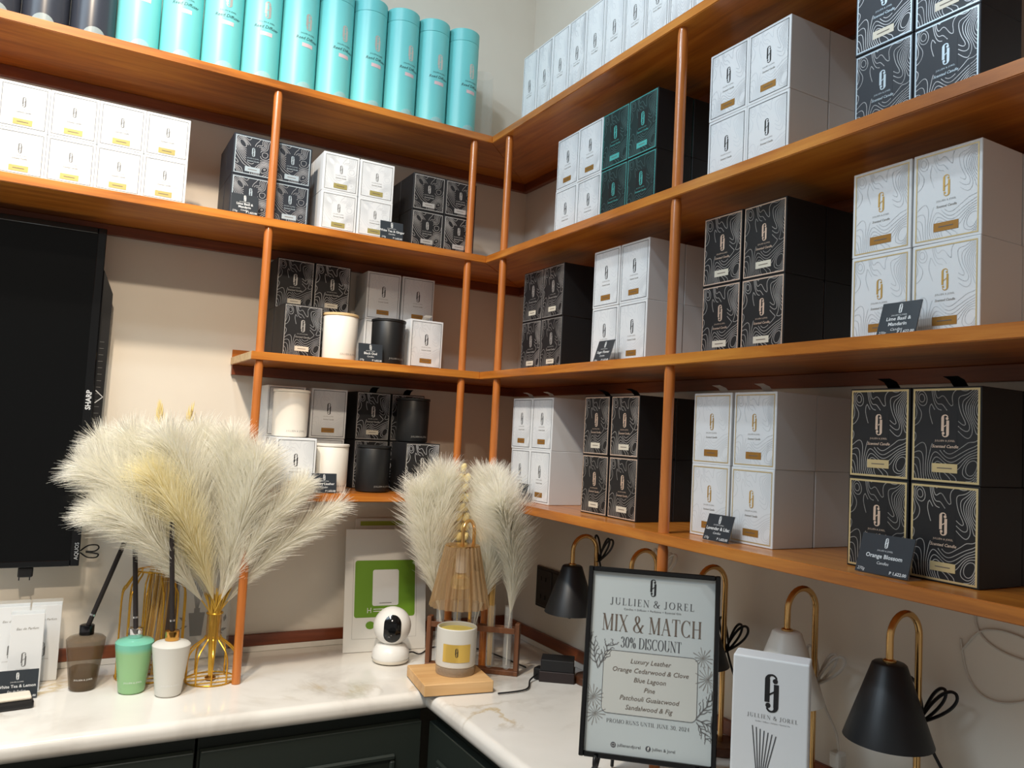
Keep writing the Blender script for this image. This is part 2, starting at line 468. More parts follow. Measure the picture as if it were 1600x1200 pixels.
# a small high-contrast roman alphabet drawn with a broad pen
TK, TN = 0.13, 0.034
def _arc(cx, cy, rx, ry, a0, a1, n=18):
    return [(cx + rx * math.cos(math.radians(a0 + (a1 - a0) * i / n)), cy + ry * math.sin(math.radians(a0 + (a1 - a0) * i / n))) for i in range(n + 1)]
def _ser(x, y, w=0.13): return ('n', [(x - w, y), (x + w, y)])
GL = {
 'I': (0.32, [('t', [(0.16, 0), (0.16, 1)]), _ser(0.16, 0.017), _ser(0.16, 0.983)]),
 'L': (0.62, [('t', [(0.16, 0), (0.16, 1)]), _ser(0.16, 0.983), ('n', [(0.03, 0.017), (0.56, 0.017)]), ('n', [(0.56, 0), (0.58, 0.22)])]),
 'E': (0.64, [('t', [(0.16, 0), (0.16, 1)]), ('n', [(0.03, 0.983), (0.54, 0.983)]), ('n', [(0.16, 0.52), (0.42, 0.52)]), ('n', [(0.03, 0.017), (0.57, 0.017)]), ('n', [(0.57, 0), (0.59, 0.22)]), ('n', [(0.54, 1), (0.55, 0.8)]), ('n', [(0.42, 0.42), (0.42, 0.62)])]),
 'H': (0.86, [('t', [(0.16, 0), (0.16, 1)]), ('t', [(0.70, 0), (0.70, 1)]), ('n', [(0.16, 0.52), (0.70, 0.52)]), _ser(0.16, 0.017), _ser(0.16, 0.983), _ser(0.70, 0.017), _ser(0.70, 0.983)]),
 'T': (0.72, [('t', [(0.36, 0), (0.36, 1)]), ('n', [(0.04, 0.983), (0.68, 0.983)]), ('n', [(0.045, 1), (0.03, 0.78)]), ('n', [(0.675, 1), (0.69, 0.78)]), _ser(0.36, 0.017)]),
 'M': (1.02, [('n', [(0.14, 0), (0.14, 1)]), ('t', [(0.16, 1), (0.49, 0.03)]), ('n', [(0.49, 0.03), (0.85, 1)]), ('t', [(0.86, 0), (0.86, 1)]), _ser(0.14, 0.017), _ser(0.86, 0.017), ('n', [(0.02, 0.983), (0.18, 0.983)]), ('n', [(0.84, 0.983), (0.99, 0.983)])]),
 'N': (0.88, [('n', [(0.14, 0), (0.14, 1)]), ('t', [(0.14, 0.98), (0.72, 0.02)]), ('n', [(0.72, 0), (0.72, 1)]), _ser(0.14, 0.017), _ser(0.72, 0.983), ('n', [(0.01, 0.983), (0.16, 0.983)])]),
 'A': (0.82, [('n', [(0.09, 0), (0.40, 1)]), ('t', [(0.39, 1), (0.71, 0)]), ('n', [(0.19, 0.34), (0.60, 0.34)]), _ser(0.09, 0.017, 0.1), _ser(0.71, 0.017)]),
 'X': (0.80, [('t', [(0.12, 1), (0.68, 0)]), ('n', [(0.10, 0), (0.66, 1)]), _ser(0.12, 0.983), _ser(0.67, 0.983, 0.1), _ser(0.10, 0.017, 0.1), _ser(0.68, 0.017)]),
 'C': (0.84, [('a', _arc(0.46, 0.5, 0.37, 0.49, 42, 318)), ('n', [(0.75, 0.98), (0.75, 0.72)]), ('n', [(0.75, 0.02), (0.75, 0.2)])]),
 'O': (0.92, [('a', _arc(0.46, 0.5, 0.37, 0.49, 0, 360, 28))]),
 '0': (0.64, [('a', _arc(0.32, 0.5, 0.24, 0.49, 0, 360, 28))]),
 'S': (0.62, [('a', [(0.50, 0.80), (0.44, 0.94), (0.30, 0.985), (0.15, 0.92), (0.10, 0.76), (0.18, 0.62), (0.36, 0.50), (0.50, 0.36), (0.53, 0.20), (0.44, 0.06), (0.28, 0.015), (0.12, 0.08), (0.07, 0.24)]), ('n', [(0.51, 0.98), (0.51, 0.75)]), ('n', [(0.06, 0.02), (0.06, 0.26)])]),
 'U': (0.84, [('t', [(0.16, 1), (0.16, 0.32)]), ('a', _arc(0.42, 0.32, 0.26, 0.305, 180, 360)), ('n', [(0.68, 0.32), (0.68, 1)]), _ser(0.16, 0.983), _ser(0.68, 0.983)]),
 'J': (0.50, [('t', [(0.32, 1), (0.32, 0.16)]), ('a', _arc(0.18, 0.16, 0.14, 0.22, 0, -150, 10)), _ser(0.32, 0.983)]),
 'D': (0.86, [('t', [(0.16, 0), (0.16, 1)]), ('a', [(0.03, 0.983), (0.36, 0.983)] + _arc(0.40, 0.5, 0.37, 0.483, 85, -85) + [(0.36, 0.017), (0.03, 0.017)])]),
 'R': (0.80, [('t', [(0.16, 0), (0.16, 1)]), _ser(0.16, 0.017), ('a', [(0.03, 0.983), (0.32, 0.983)] + _arc(0.36, 0.745, 0.22, 0.238, 85, -85, 12) + [(0.30, 0.507), (0.16, 0.507)]), ('t', [(0.36, 0.5), (0.70, 0.02)]), ('n', [(0.62, 0.017), (0.80, 0.017)])]),
 'P': (0.68, [('t', [(0.16, 0), (0.16, 1)]), _ser(0.16, 0.017), ('a', [(0.03, 0.983), (0.32, 0.983)] + _arc(0.36, 0.735, 0.22, 0.248, 85, -85, 12) + [(0.30, 0.487), (0.16, 0.487)])]),
 '&': (0.92, [('a', [(0.86, 0.46), (0.72, 0.30), (0.58, 0.10), (0.38, 0.015), (0.17, 0.06), (0.08, 0.22), (0.16, 0.40), (0.34, 0.53), (0.50, 0.68), (0.50, 0.88), (0.38, 0.985), (0.24, 0.92), (0.20, 0.76), (0.30, 0.56)]), ('t', [(0.30, 0.58), (0.74, 0.03)]), ('n', [(0.70, 0.017), (0.90, 0.017)]), ('n', [(0.74, 0.46), (0.95, 0.46)])]),
 '3': (0.62, [('a', [(0.10, 0.80), (0.16, 0.94), (0.28, 0.985), (0.42, 0.92), (0.46, 0.76), (0.40, 0.60), (0.26, 0.53)]), ('a', [(0.26, 0.53), (0.44, 0.46), (0.52, 0.28), (0.46, 0.10), (0.28, 0.015), (0.13, 0.07), (0.08, 0.22)])]),
 '%': (0.92, [('a', _arc(0.22, 0.74, 0.14, 0.24, 0, 360, 16)), ('a', _arc(0.70, 0.26, 0.14, 0.24, 0, 360, 16)), ('n', [(0.22, 0.0), (0.72, 1.0)])]),
 '2': (0.60, [('a', [(0.10, 0.76), (0.16, 0.93), (0.30, 0.985), (0.44, 0.90), (0.46, 0.72), (0.36, 0.48), (0.10, 0.03)]), ('t2', [(0.08, 0.04), (0.52, 0.04)])]),
 '4': (0.62, [('n', [(0.40, 1), (0.05, 0.30)]), ('n', [(0.05, 0.30), (0.58, 0.30)]), ('t', [(0.42, 0), (0.42, 1)])]),
 ',': (0.26, [('t2', [(0.12, 0.06), (0.08, -0.10)])]),
}
def add_roman(bm, s, size, cx, cz, y=0.0, space=0.06, shear=0.0, cond=1.0):
    w = sum((GL[c][0] + space) if c in GL else 0.38 for c in s)
    x = -w / 2
    for c in s:
        if c not in GL: x += 0.38; continue
        adv, strokes = GL[c]
        for kd, pts in strokes:
            if kd == 'a' and len(pts) < 16:
                sp = spline([(p[0], p[1], 0) for p in pts], 4); pts = [(p.x, p.y) for p in sp]
            wid = []
            for i in range(len(pts)):
                a = pts[max(i - 1, 0)]; b = pts[min(i + 1, len(pts) - 1)]
                l = math.hypot(b[0] - a[0], b[1] - a[1]) or 1
                wid.append({'t': TK, 'n': TN, 't2': 0.08}.get(kd, TN + (TK - TN) * (abs(b[1] - a[1]) / l) ** 2))
            ribbon(bm, [(cx + cond * size * (x + p[0] + shear * p[1]), cz + size * p[1]) for p in pts], [size * v * (0.5 + 0.5 * cond) for v in wid], y)
        x += adv + space

# ------------------------------------------------------------------ the room
def structure(name, bm, m, label=None):
    o = obj(name, bm, m); o['kind'] = 'structure'
    if label: o['label'] = label
    return o
def sbox(name, *a, label=None):
    bm = bmesh.new(); add_box(bm, *a[:6]); return structure(name, bm, a[6], label)
sbox('floor', -4.2, 0.1, -4.6, 0.1, -0.1, 0.0, 'floor')
sbox('ceiling', -4.2, 0.1, -4.6, 0.1, CEIL, CEIL + 0.1, 'ceiling')
sbox('wall_back', -4.2, 0.1, 0.0, 0.1, 0.0, CEIL, 'wall')
sbox('wall_right', 0.0, 0.1, -4.6, 0.0, 0.0, CEIL, 'wall')
bm = bmesh.new(); add_box(bm, -2.4, -0.0085, -0.0085, 0.0, 0.893, 0.919, 0.0008)
structure('trim_1', bm, 'batten_x')
bm = bmesh.new(); add_box(bm, -0.0085, 0.0, -2.4, -0.0, 0.893, 0.919, 0.0008)
structure('trim_2', bm, 'batten_y')

# ------------------------------------------------------------------ counter
SH = [2.1207, 1.8284, 1.5505, 1.2621]   # top of each shelf board
TH = 0.0175; DEP = 0.234; D = 0.40; CT = 0.88

def poly_prism(bm, pts, z0, z1):
    lo = [bm.verts.new((x, y, z0)) for x, y in pts]; hi = [bm.verts.new((x, y, z1)) for x, y in pts]
    bm.faces.new(list(reversed(lo))); bm.faces.new(hi)
    n = len(pts)
    for i in range(n): bm.faces.new((lo[i], lo[(i + 1) % n], hi[(i + 1) % n], hi[i]))

wt = empty('countertop', 'white veined marble countertop wrapping the corner on dark cabinets', 'countertop', (0, 0, 0))
for nm, pts, mt in (('counter_slab', [(-2.4, -D), (-D, -D), (-0.0005, -0.0005), (-2.4, -0.0005)], 'marble'),
                ('counter_slab', [(-D, -D), (-D, -2.4), (-0.0005, -2.4), (-0.0005, -0.0005)], 'marble')):
    bm = bmesh.new(); poly_prism(bm, pts, CT - 0.036, CT - 0.0004)
    bm.edges.ensure_lookup_table()
    es = []
    for e in bm.edges:
        a, b = e.verts[0].co, e.verts[1].co
        if abs(a.z - b.z) > 1e-6: continue
        if (abs(a.y + D) < 1e-6 and abs(b.y + D) < 1e-6) or (abs(a.x + D) < 1e-6 and abs(b.x + D) < 1e-6): es.append(e)
    bmesh.ops.bevel(bm, geom=es, offset=0.015, segments=6, affect='EDGES', profile=0.5)
    obj(nm, bm, mt, wt, 40)
bm = bmesh.new(); add_box(bm, -2.4, -0.0005, -0.0095, -0.0005, CT, CT + 0.0125, 0.001)
obj('upstand', bm, 'marble', wt)
bm = bmesh.new(); add_box(bm, -0.0095, -0.0005, -2.4, -0.0098, CT, CT + 0.0125, 0.001)
obj('upstand', bm, 'marble', wt)

def panel_bm(w, h):
    """a shaker door seen from -Y: frame with a raised bead and sunk panel, origin at lower left"""
    bm = bmesh.new()
    add_box(bm, 0, w, -0.018, 0, 0, h, 0.0015)
    b = 0.055
    for x0, x1, z0, z1 in ((b, w - b, h - b - 0.012, h - b), (b, w - b, b, b + 0.012), (b, b + 0.012, b + 0.012, h - b - 0.012), (w - b - 0.012, w - b, b + 0.012, h - b - 0.012)):
        add_box(bm, x0, x1, -0.026, -0.0175, z0, z1, 0.0035)
    add_box(bm, b + 0.03, w - b - 0.03, -0.0215, -0.0178, b + 0.03, h - b - 0.03, 0.002)
    return bm
def cabinet(label, x, y, w, rz, cat='cabinet'):
    r = empty('base_cabinet', label, cat, (x, y, 0), rz)
    box_obj('carcass', 0, w, 0.0, 0.36, 0.08, CT - 0.0365, 'cabinet', r)
    box_obj('plinth', 0.002, w - 0.002, 0.05, 0.34, 0.0, 0.08, 'cabinet', r)
    o = obj('drawer_front', panel_bm(w - 0.006, 0.215), 'cabinet', r); o.location = (0.003, -0.0005, 0.602)
    for i, ww in enumerate((0, 1)):
        o = obj('door', panel_bm((w - 0.009) / 2, 0.505), 'cabinet', r); o.location = (0.003 + ww * ((w - 0.009) / 2 + 0.003), -0.0005, 0.09)
        box_obj('handle', (w - 0.009) / 2 - 0.03 if ww == 0 else 0.018, (w - 0.009) / 2 - 0.018 if ww == 0 else 0.03, -0.04, -0.026, 0.36, 0.48, 'brass', o, 0.002)
    return r
YB = -0.365
cabinet('dark green panelled base cabinet under the counter beside the inner corner', -0.825, YB, 0.43, 0)
cabinet('dark green panelled base cabinet under the perfume bottles, at left', -1.26, YB, 0.43, 0)
cabinet('dark green panelled base cabinet under the right counter next to the corner', YB, -0.385, 0.46, -PI / 2)
cabinet('dark green panelled base cabinet under the framed promotion sign', YB, -0.85, 0.46, -PI / 2)
cabinet('dark green panelled base cabinet under the black lamps, at right', YB, -1.315, 0.46, -PI / 2)

# ------------------------------------------------------------------ shelving
shelf = empty('corner_shelving', 'four-tier varnished orange wood shelving running round the room corner', 'shelf', (0, 0, 0))
for i, z in enumerate(SH):
    xl = -2.4 if i < 2 else -0.757
    bm = bmesh.new(); poly_prism(bm, [(xl, -DEP), (-DEP, -DEP), (-0.0005, -0.0005), (xl, -0.0005)], z - TH, z)
    bmesh.ops.bevel(bm, geom=list(bm.edges), offset=0.0012, segments=2, affect='EDGES')
    if i >= 2:
        for f in bm.faces:
            if f.normal.x < -0.9: f.material_index = 1
    obj('shelf_board', bm, ['wood_x', 'raw_wood'], shelf)
    bm = bmesh.new(); poly_prism(bm, [(-DEP, -DEP), (-DEP, -2.4), (-0.0005, -2.4), (-0.0005, -0.0005)], z - TH, z)
    bmesh.ops.bevel(bm, geom=list(bm.edges), offset=0.0012, segments=2, affect='EDGES')
    obj('shelf_board', bm, 'wood_y', shelf)
    box_obj('batten', xl + 0.002, -0.0145, -0.0145, -0.0005, z - TH - 0.0225, z - TH - 0.0003, 'batten_x', shelf, 0.0008)
    box_obj('batten', -0.0145, -0.0005, -2.4, -0.0005, z - TH - 0.0225, z - TH - 0.0003, 'batten_y', shelf, 0.0008)
    if i == 2: box_obj('batten', xl + 0.002, -0.30, -0.004, -0.0005, z + 0.0003, z + 0.018, 'wood_x', shelf, 0.0005)
for px, py in ((-0.738, -0.2215), (-0.2755, -0.2215), (-0.2215, -0.2985), (-0.2215, -0.896), (-0.2215, -1.60)):
    zs = [CT] + [v for v in reversed(SH)]
    for a, b in zip(zs, zs[1:]):
        z0 = a + 0.0002; z1 = b - TH - 0.0002
        bm = bmesh.new(); add_lathe(bm, [(0.0088, 0), (0.0088, z1 - z0 - 0.012), (0.0072, z1 - z0)], 20)
        o = obj('post', bm, 'wood_z', shelf, 40); o.location = (px, py, z0)

# ------------------------------------------------------------------ candle boxes
TALL = (0.0845, 0.0845, 0.1139); SQUARE = (0.0803, 0.0803, 0.0855); SLIM = (0.0640, 0.0640, 0.176)
def frame_bm(w, h, inset, th, y):
    bm = bmesh.new()
    a, b = -w / 2 + inset, w / 2 - inset; c, d = inset, h - inset
    for x0, x1, z0, z1 in ((a, b, c, c + th), (a, b, d - th, d), (a, a + th, c + th, d - th), (b - th, b, c + th, d - th)):
        rect(bm, x0, x1, z0, z1, y)
    face_front(bm); return bm

STY = {  # body, front, border, border inset, border width, emblem, sticker, ribbon, contour lines
 'white':  ('white_card', 'white_card', 'ink', 0.0042, 0.0009, 'ink', 'sticker_gold', 'ribbon_white', 'line_emboss'),
 'whitegold': ('white_card', 'white_card', 'pale_gold_foil', 0.0036, 0.0016, 'gold_foil', 'sticker_gold', 'ribbon_white', 'line_cream'),
 'black':  ('black_card', 'black_card', 'rose_foil', 0.0020, 0.0017, 'rose_foil', 'sticker_pale', 'ribbon_black', 'line_grey'),
 'blacksilver': ('black_card', 'black_card', 'silver_foil', 0.0022, 0.0014, 'silver_foil', 'sticker_pale', 'ribbon_black', 'line_pale'),
 'dark':   ('black_card', 'black_card', 'silver_foil', 0.0024, 0.0010, 'silver_foil', 'sticker_pale', 'ribbon_black', 'line_grey'),
 'blackgold': ('black_card', 'black_card', 'pale_gold_foil', 0.0020, 0.0024, 'rose_foil', 'pale_gold_foil', 'ribbon_black', 'line_grey'),
 'cool_lit_black':   ('cool_lit_black_card', 'cool_lit_black_card', 'iceblue_foil', 0.0022, 0.0018, 'iceblue_foil', 'sticker_pale', 'ribbon_black', 'line_pale'),
 'teal':   ('black_card', 'teal_front', 'teal_foil', 0.0020, 0.0014, 'teal_foil', 'teal_foil', 'ribbon_black', 'line_teal'),
 'sqwhite': ('white_card', 'white_card', 'grey_ink', 0.0046, 0.0009, 'grey_ink', 'sticker_lime', 'ribbon_white', 'line_emboss'),
 'sqblack': ('cool_lit_black_card', 'cool_lit_black_card', 'iceblue_foil', 0.0030, 0.0018, 'iceblue_foil', 'iceblue_foil', 'ribbon_black', 'line_pale'),
 'sqdark': ('black_card', 'black_card', 'silver_foil', 0.0030, 0.0013, 'silver_foil', 'silver_foil', 'ribbon_black', 'line_grey'),
 'slim':   ('white_card', 'white_card', 'grey_ink', 0.0036, 0.0009, 'grey_ink', None, None, 'line_emboss'),
}
BLOBS = {
 'tall': (0.0, [(-.33, .87, .09, .08, .75), (.39, .17, .10, .17, .9), (-.26, .10, .20, .16, 1.0), (.30, 1.02, .22, .10, .8), (-.10, .95, .06, .20, .5), (.33, .62, .12, .10, .5)]),
 'square': (1.7, [(-.27, .76, .13, .13, 1.2), (.27, .80, .12, .11, 1.2), (-.34, .14, .16, .13, 1.0), (.34, .26, .15, .14, 1.2), (.02, .95, .08, .2, .4)]),
}
def contour_bm(w, h, inset, lw, blobs, levels, hole):
    """contour lines of a bumpy field, as thin flat ribbons on the box front"""
    nx, nz = 44, int(44 * (h - 2 * inset) / (w - 2 * inset))
    X = [-w / 2 + inset + (w - 2 * inset) * i / nx for i in range(nx + 1)]
    Z = [inset + (h - 2 * inset) * i / nz for i in range(nz + 1)]
    def f(x, z):
        u, v = x / w, z / h
        u2 = u + .030 * math.sin(9 * v + 2 * u) ; v2 = v + .022 * math.sin(15 * u + 4 * v)
        return sum(a * math.exp(-((u2 - cx) / sx) ** 2 - ((v2 - cz) / sz) ** 2) for cx, cz, sx, sz, a in blobs[1]) \
            + .85 * math.sin(6.4 * v2 + 1.9 * math.sin(5.2 * u2 + .5 + blobs[0]) + blobs[0]) + .75 * math.cos(5.6 * u2 - 1.6 * math.sin(4.3 * v2 + blobs[0]))
    G = [[f(x, z) for z in Z] for x in X]
    lo = min(map(min, G)); hi = max(map(max, G))
    bm = bmesh.new()
    def inside(p): return hole and hole[0] < p[0] < hole[1] and hole[2] < p[1] < hole[3]
    for k in range(1, levels):
        L = lo + (hi - lo) * (k - .5) / levels
        for i in range(nx):
            for j in range(nz):
                c = ((X[i], Z[j], G[i][j]), (X[i + 1], Z[j], G[i + 1][j]), (X[i + 1], Z[j + 1], G[i + 1][j + 1]), (X[i], Z[j + 1], G[i][j + 1]))
                pts = []
                for a, b in zip(c, c[1:] + c[:1]):
                    if (a[2] < L) != (b[2] < L):
                        t = (L - a[2]) / (b[2] - a[2]); pts.append((a[0] + (b[0] - a[0]) * t, a[1] + (b[1] - a[1]) * t))
                for a, b in zip(pts[::2], pts[1::2]):
                    if inside(a) or inside(b): continue
                    d = math.hypot(b[0] - a[0], b[1] - a[1])
                    if d < 1e-5: continue
                    ex, ez = (b[0] - a[0]) / d * lw * .35, (b[1] - a[1]) / d * lw * .35
                    ribbon(bm, [(a[0] - ex, a[1] - ez), (b[0] + ex, b[1] + ez)], [lw, lw], -0.00018)
    face_front(bm)
    return bm
PROTO = {}
def proto(style, dims, ribbon_on):
    key = (style, dims, ribbon_on)
    if key in PROTO: return PROTO[key]
    w, d, h = dims; body, front, border, ins, bw, em, stk, rib, cl = STY[style]
    bm = bmesh.new(); add_box(bm, -w / 2, w / 2, 0, d, 0, h, 0.0007)
    for f in bm.faces:
        f.normal_update()
        if f.normal.y < -0.95 and f.calc_area() > 0.001: f.material_index = 1
    box = obj('scented_candle_box' if style != 'slim' else 'diffuser_box', bm, [body, front])
    obj('foil_border', frame_bm(w, h, ins, bw, -0.0003), border, box)
    dark = body != 'white_card'
    hole = (-w * 0.18, w * 0.18, h * 0.345, h * 0.75)
    obj('contour_print', contour_bm(w, h, ins + bw, 0.00090 if dark else 0.00075, BLOBS['square' if dims is SQUARE else 'tall'], 13 if dims is not SQUARE else 12, hole), cl, box)
    if dark:
        bm = bmesh.new(); rect(bm, -w * 0.17, w * 0.17, h * 0.36, h * 0.735, -0.0002); face_front(bm)
        obj('name_panel', bm, 'black_card' if body == 'black_card' else 'cool_lit_black_card', box)
    eh = 0.0265 if dims is TALL else (0.0185 if dims is SQUARE else 0.030)
    ez = h * (0.595 if dims is TALL else (0.60 if dims is SQUARE else 0.55))
    bm = emblem_bm(eh, 0, ez, 1.25 if dark else 0.95)
    for v in bm.verts: v.co.y = -0.0004
    obj('emblem', bm, em, box)
    bm = bmesh.new()
    add_text(bm, 'JULLIEN & JOREL', 0.0030, 0, ez - eh * 0.5 - 0.0052, -0.0004, space=1.1)
    add_text(bm, 'Scented Candle' if style != 'slim' else 'Room Diffuser', (0.0050 if dark else 0.0040) if dims is TALL else 0.0038, 0, ez - eh * 0.5 - (0.0125 if dims is TALL else 0.011), -0.0004, shear=0.3, bold=0.00006)
    face_front(bm)
    obj('lettering', bm, em if dark else 'frame_ink', box)
    if stk:
        sz = h * (0.115 if dims is TALL else 0.105)
        bm = bmesh.new(); rect(bm, -0.0152, 0.0152, sz, sz + 0.0105, -0.0005); face_front(bm)
        s = obj('scent_sticker', bm, stk, box)
        bm = bmesh.new(); rect(bm, -0.009, 0.009, sz + 0.0046, sz + 0.0058, -0.0007); face_front(bm)
        obj('scent_line', bm, 'taupe_ink', s)
    if ribbon_on and rib:
        bm = bmesh.new()
        P = [(0.004, d * 0.30, h + 0.0004), (0.004, d * 0.18, h + 0.009), (0.004, d * 0.02, h + 0.0125)]
        vs = [(bm.verts.new((p[0] - 0.009, p[1], p[2])), bm.verts.new((p[0] + 0.009, p[1], p[2]))) for p in P]
        for a, b in zip(vs, vs[1:]): bm.faces.new((a[0], a[1], b[1], b[0]))
        bmesh.ops.solidify(bm, geom=list(bm.faces), thickness=0.0006)
        obj('ribbon_tab', bm, rib, box)
    PROTO[key] = [box, False]
    return PROTO[key]

def place_box(style, dims, x, y, z, rz, label, group, ribbon_on=False):
    p = proto(style, dims, ribbon_on)
    if not p[1]: o = p[0]; p[1] = True
    else: o = dup(p[0])
    o.location = (x, y, z); o.rotation_euler = (0, 0, rz)
    tag(o, label, 'box', group)
    return o

COLW = {2: ('left', 'right'), 4: ('leftmost', 'second-from-left', 'third-from-left', 'rightmost'), 1: ('',)}
def stack(wall, tier, style, dims, start, pitch, cols, rows, front, desc, where, group, behind=None, ribbons=False, seed=0):
    """start: coordinate of the left edge of the stack as seen from the room"""
    rnd = random.Random(seed)
    w, d, h = dims
    for c in range(cols):
        for r in range(rows):
            z = SH[tier] + 0.0003 + r * (h + 0.0003)
            u = start + (c + 0.5) * pitch if wall == 'L' else start - (c + 0.5) * pitch
            rowname = ('lower', 'upper')[r] if rows == 2 else ''
            lab = ' '.join(t for t in (rowname, COLW[cols][c], desc, where) if t)
            jit = rnd.uniform(-0.010, 0.010); j2 = rnd.uniform(0.0, 0.0015)
            top = ribbons and r == rows - 1
            if wall == 'L': place_box(style, dims, u, front + j2, z, jit, lab, group, top)
            else: place_box(style, dims, front + j2, u, z, -PI / 2 + jit, lab, group, top)
    if behind is not None:
        c = cols - 1 if behind == 'right' else 0
        u = start + (c + 0.5) * pitch if wall == 'L' else start - (c + 0.5) * pitch
        for r in range(rows):
            z = SH[tier] + 0.0003 + r * (h + 0.0003)
            rowname = ('lower', 'upper')[r] if rows == 2 else ''
            lab = ' '.join(t for t in (rowname, desc, 'behind the block', where) if t)
            off = front + d + 0.0030
            if wall == 'L': place_box(style, dims, u, off, z, 0, lab, group)
            else: place_box(style, dims, off, u, z, -PI / 2, lab, group)

F = -0.178
# right wall, bottom shelf
stack('R', 3, 'white', TALL, -0.3040, 0.0856, 2, 2, F, 'white candle box', 'nearest the pampas, bottom right shelf', 'white candle boxes at the corner end of the bottom shelf', 'right', True, 1)
stack('R', 3, 'black', TALL, -0.5910, 0.0890, 2, 2, F, 'rose-edged black candle box', 'left of the post on the bottom shelf', 'rose-edged black boxes on the bottom shelf', 'right', True, 2)
stack('R', 3, 'whitegold', TALL, -0.9055, 0.0892, 2, 2, F, 'gold-edged white candle box', 'right of the post on the bottom shelf', 'gold-edged white boxes on the bottom shelf', 'right', True, 3)
stack('R', 3, 'blackgold', TALL, -1.2050, 0.0862, 2, 2, F, 'gold-edged black candle box', 'above the right black lamp', 'gold-edged black boxes on the bottom shelf', 'right', True, 4)
# right wall, third shelf
stack('R', 2, 'dark', TALL, -0.3240, 0.0852, 2, 2, F, 'dim black candle box', 'nearest the corner, right third shelf', 'thin-edged black boxes on the third shelf', None, False, 5)
stack('R', 2, 'white', TALL, -0.6030, 0.0868, 2, 2, F, 'black-lined white candle box', 'left of the post on the third shelf', 'black-lined white boxes on the third shelf', 'right', False, 6)
stack('R', 2, 'black', TALL, -0.9170, 0.0868, 2, 2, F, 'rose-edged black candle box', 'right of the post on the third shelf', 'rose-edged black boxes on the third shelf', 'right', False, 7)
stack('R', 2, 'whitegold', TALL, -1.2000, 0.0876, 2, 2, F, 'gold-edged ivory candle box', 'at the right end of the third shelf', 'gold-edged ivory boxes on the third shelf', 'right', False, 8)
# right wall, second shelf
stack('R', 1, 'white', TALL, -0.4430, 0.0848, 2, 2, F, 'white candle box', 'left of the teal-edged boxes', 'white boxes left of the teal-edged boxes', None, False, 9)
stack('R', 1, 'teal', TALL, -0.6135, 0.0848, 2, 2, F, 'teal-edged black candle box', 'on the second shelf, left of the post', 'teal-edged black boxes on the second shelf', 'right', False, 10)
stack('R', 1, 'white', TALL, -0.9180, 0.0848, 2, 2, F, 'white candle box', 'right of the post on the second shelf', 'white boxes right of the post on the second shelf', 'right', False, 11)
stack('R', 1, 'cool_lit_black', TALL, -1.1990, 0.0856, 2, 2, F, 'cool-lit black candle box with pale border', 'at the right end of second shelf', 'cool-lit black boxes on the second shelf', None, False, 12)
# right wall, top shelf
ORD = ('first', 'second', 'third', 'fourth', 'fifth', 'sixth', 'seventh', 'eighth', 'ninth', 'tenth', 'eleventh')
for i in range(11):
    u = -0.3000 - (i + 0.5) * 0.0655
    place_box('slim', SLIM, -0.195, u, SH[0] + 0.0003, -PI / 2 + random.uniform(-0.01, 0.01),
              f'tall white diffuser box, {ORD[i]} from the corner on the top right shelf', 'tall white diffuser boxes on the top shelf')
# back wall, second shelf
stack('L', 1, 'sqwhite', SQUARE, -1.2255, 0.0808, 4, 2, -0.2185, 'square white candle box', 'in the block above the television', 'square white boxes above the television', None, False, 13)
place_box('sqwhite', SQUARE, -1.348, -0.214, SH[1] + 0.0003, 0.0, 'lower square white candle box cut by the left frame edge, second shelf', 'square white boxes above the television')
stack('L', 1, 'sqblack', SQUARE, -0.8180, 0.0812, 2, 2, -0.2115, 'square cool-lit black candle box', 'behind the left post on second shelf', 'square cool-lit black boxes on the second shelf', 'left', False, 14)
stack('L', 1, 'sqwhite', SQUARE, -0.6335, 0.0826, 2, 2, -0.2185, 'square white candle box', 'between cool-lit and plain black square boxes', 'square white boxes between the dark boxes', 'left', False, 15)
stack('L', 1, 'sqdark', SQUARE, -0.4200, 0.0812, 2, 2, -0.2115, 'square black candle box', 'nearest the corner, left second shelf', 'square black boxes near the corner', 'left', False, 16)
# back wall, third shelf
stack('L', 2, 'blacksilver', TALL, -0.6880, 0.0858, 2, 2, -0.0935, 'silver-edged black candle box', 'against the wall on left third shelf', 'silver-edged black boxes against the wall', None, False, 17)
stack('L', 2, 'white', TALL, -0.4780, 0.0895, 2, 2, -0.0935, 'shaded white candle box', 'behind the black jar on third shelf', 'white boxes behind the black jar', None, False, 18)
place_box('blacksilver', TALL, -0.6425, -0.1795, SH[2] + 0.0003, 0.03, 'glossy black candle box standing in front beside the wooden-lidded white jar', 'front boxes on the left third shelf')
place_box('white', TALL, -0.3515, -0.1795, SH[2] + 0.0003, 0.05, 'bright white candle box standing in front right of the black jar, third shelf', 'front boxes on the left third shelf', True)
# back wall, bottom shelf
for r, rn in enumerate(('lower', 'upper')):
    z = SH[3] + 0.0003 + r * 0.1142
    place_box('white', TALL, -0.645, -0.0870, z, 0, f'{rn} white candle box at the wall, directly behind the upper white jar', 'back row on the bottom left shelf')
    place_box('white', TALL, -0.5475, -0.0880 - 0.004 * r, z, 0.03 * r, f'{rn} shaded white candle box at the wall, right of the upper white jar', 'back row on the bottom left shelf')
    place_box('blacksilver', TALL, -0.4385, -0.0880, z, 0, f'{rn} black candle box at the wall, left of the upper black jar', 'back row on the bottom left shelf', r == 1)
    place_box('blacksilver', TALL, -0.3515, -0.0880, z, 0, f'{rn} black candle box at the wall, directly behind the upper black jar', 'back row on the bottom left shelf', r == 1)
place_box('white', TALL, -0.6475, -0.2160, SH[3] + 0.0003, -0.02, 'white candle box in front at the left end of the bottom shelf', 'front row on the bottom left shelf')
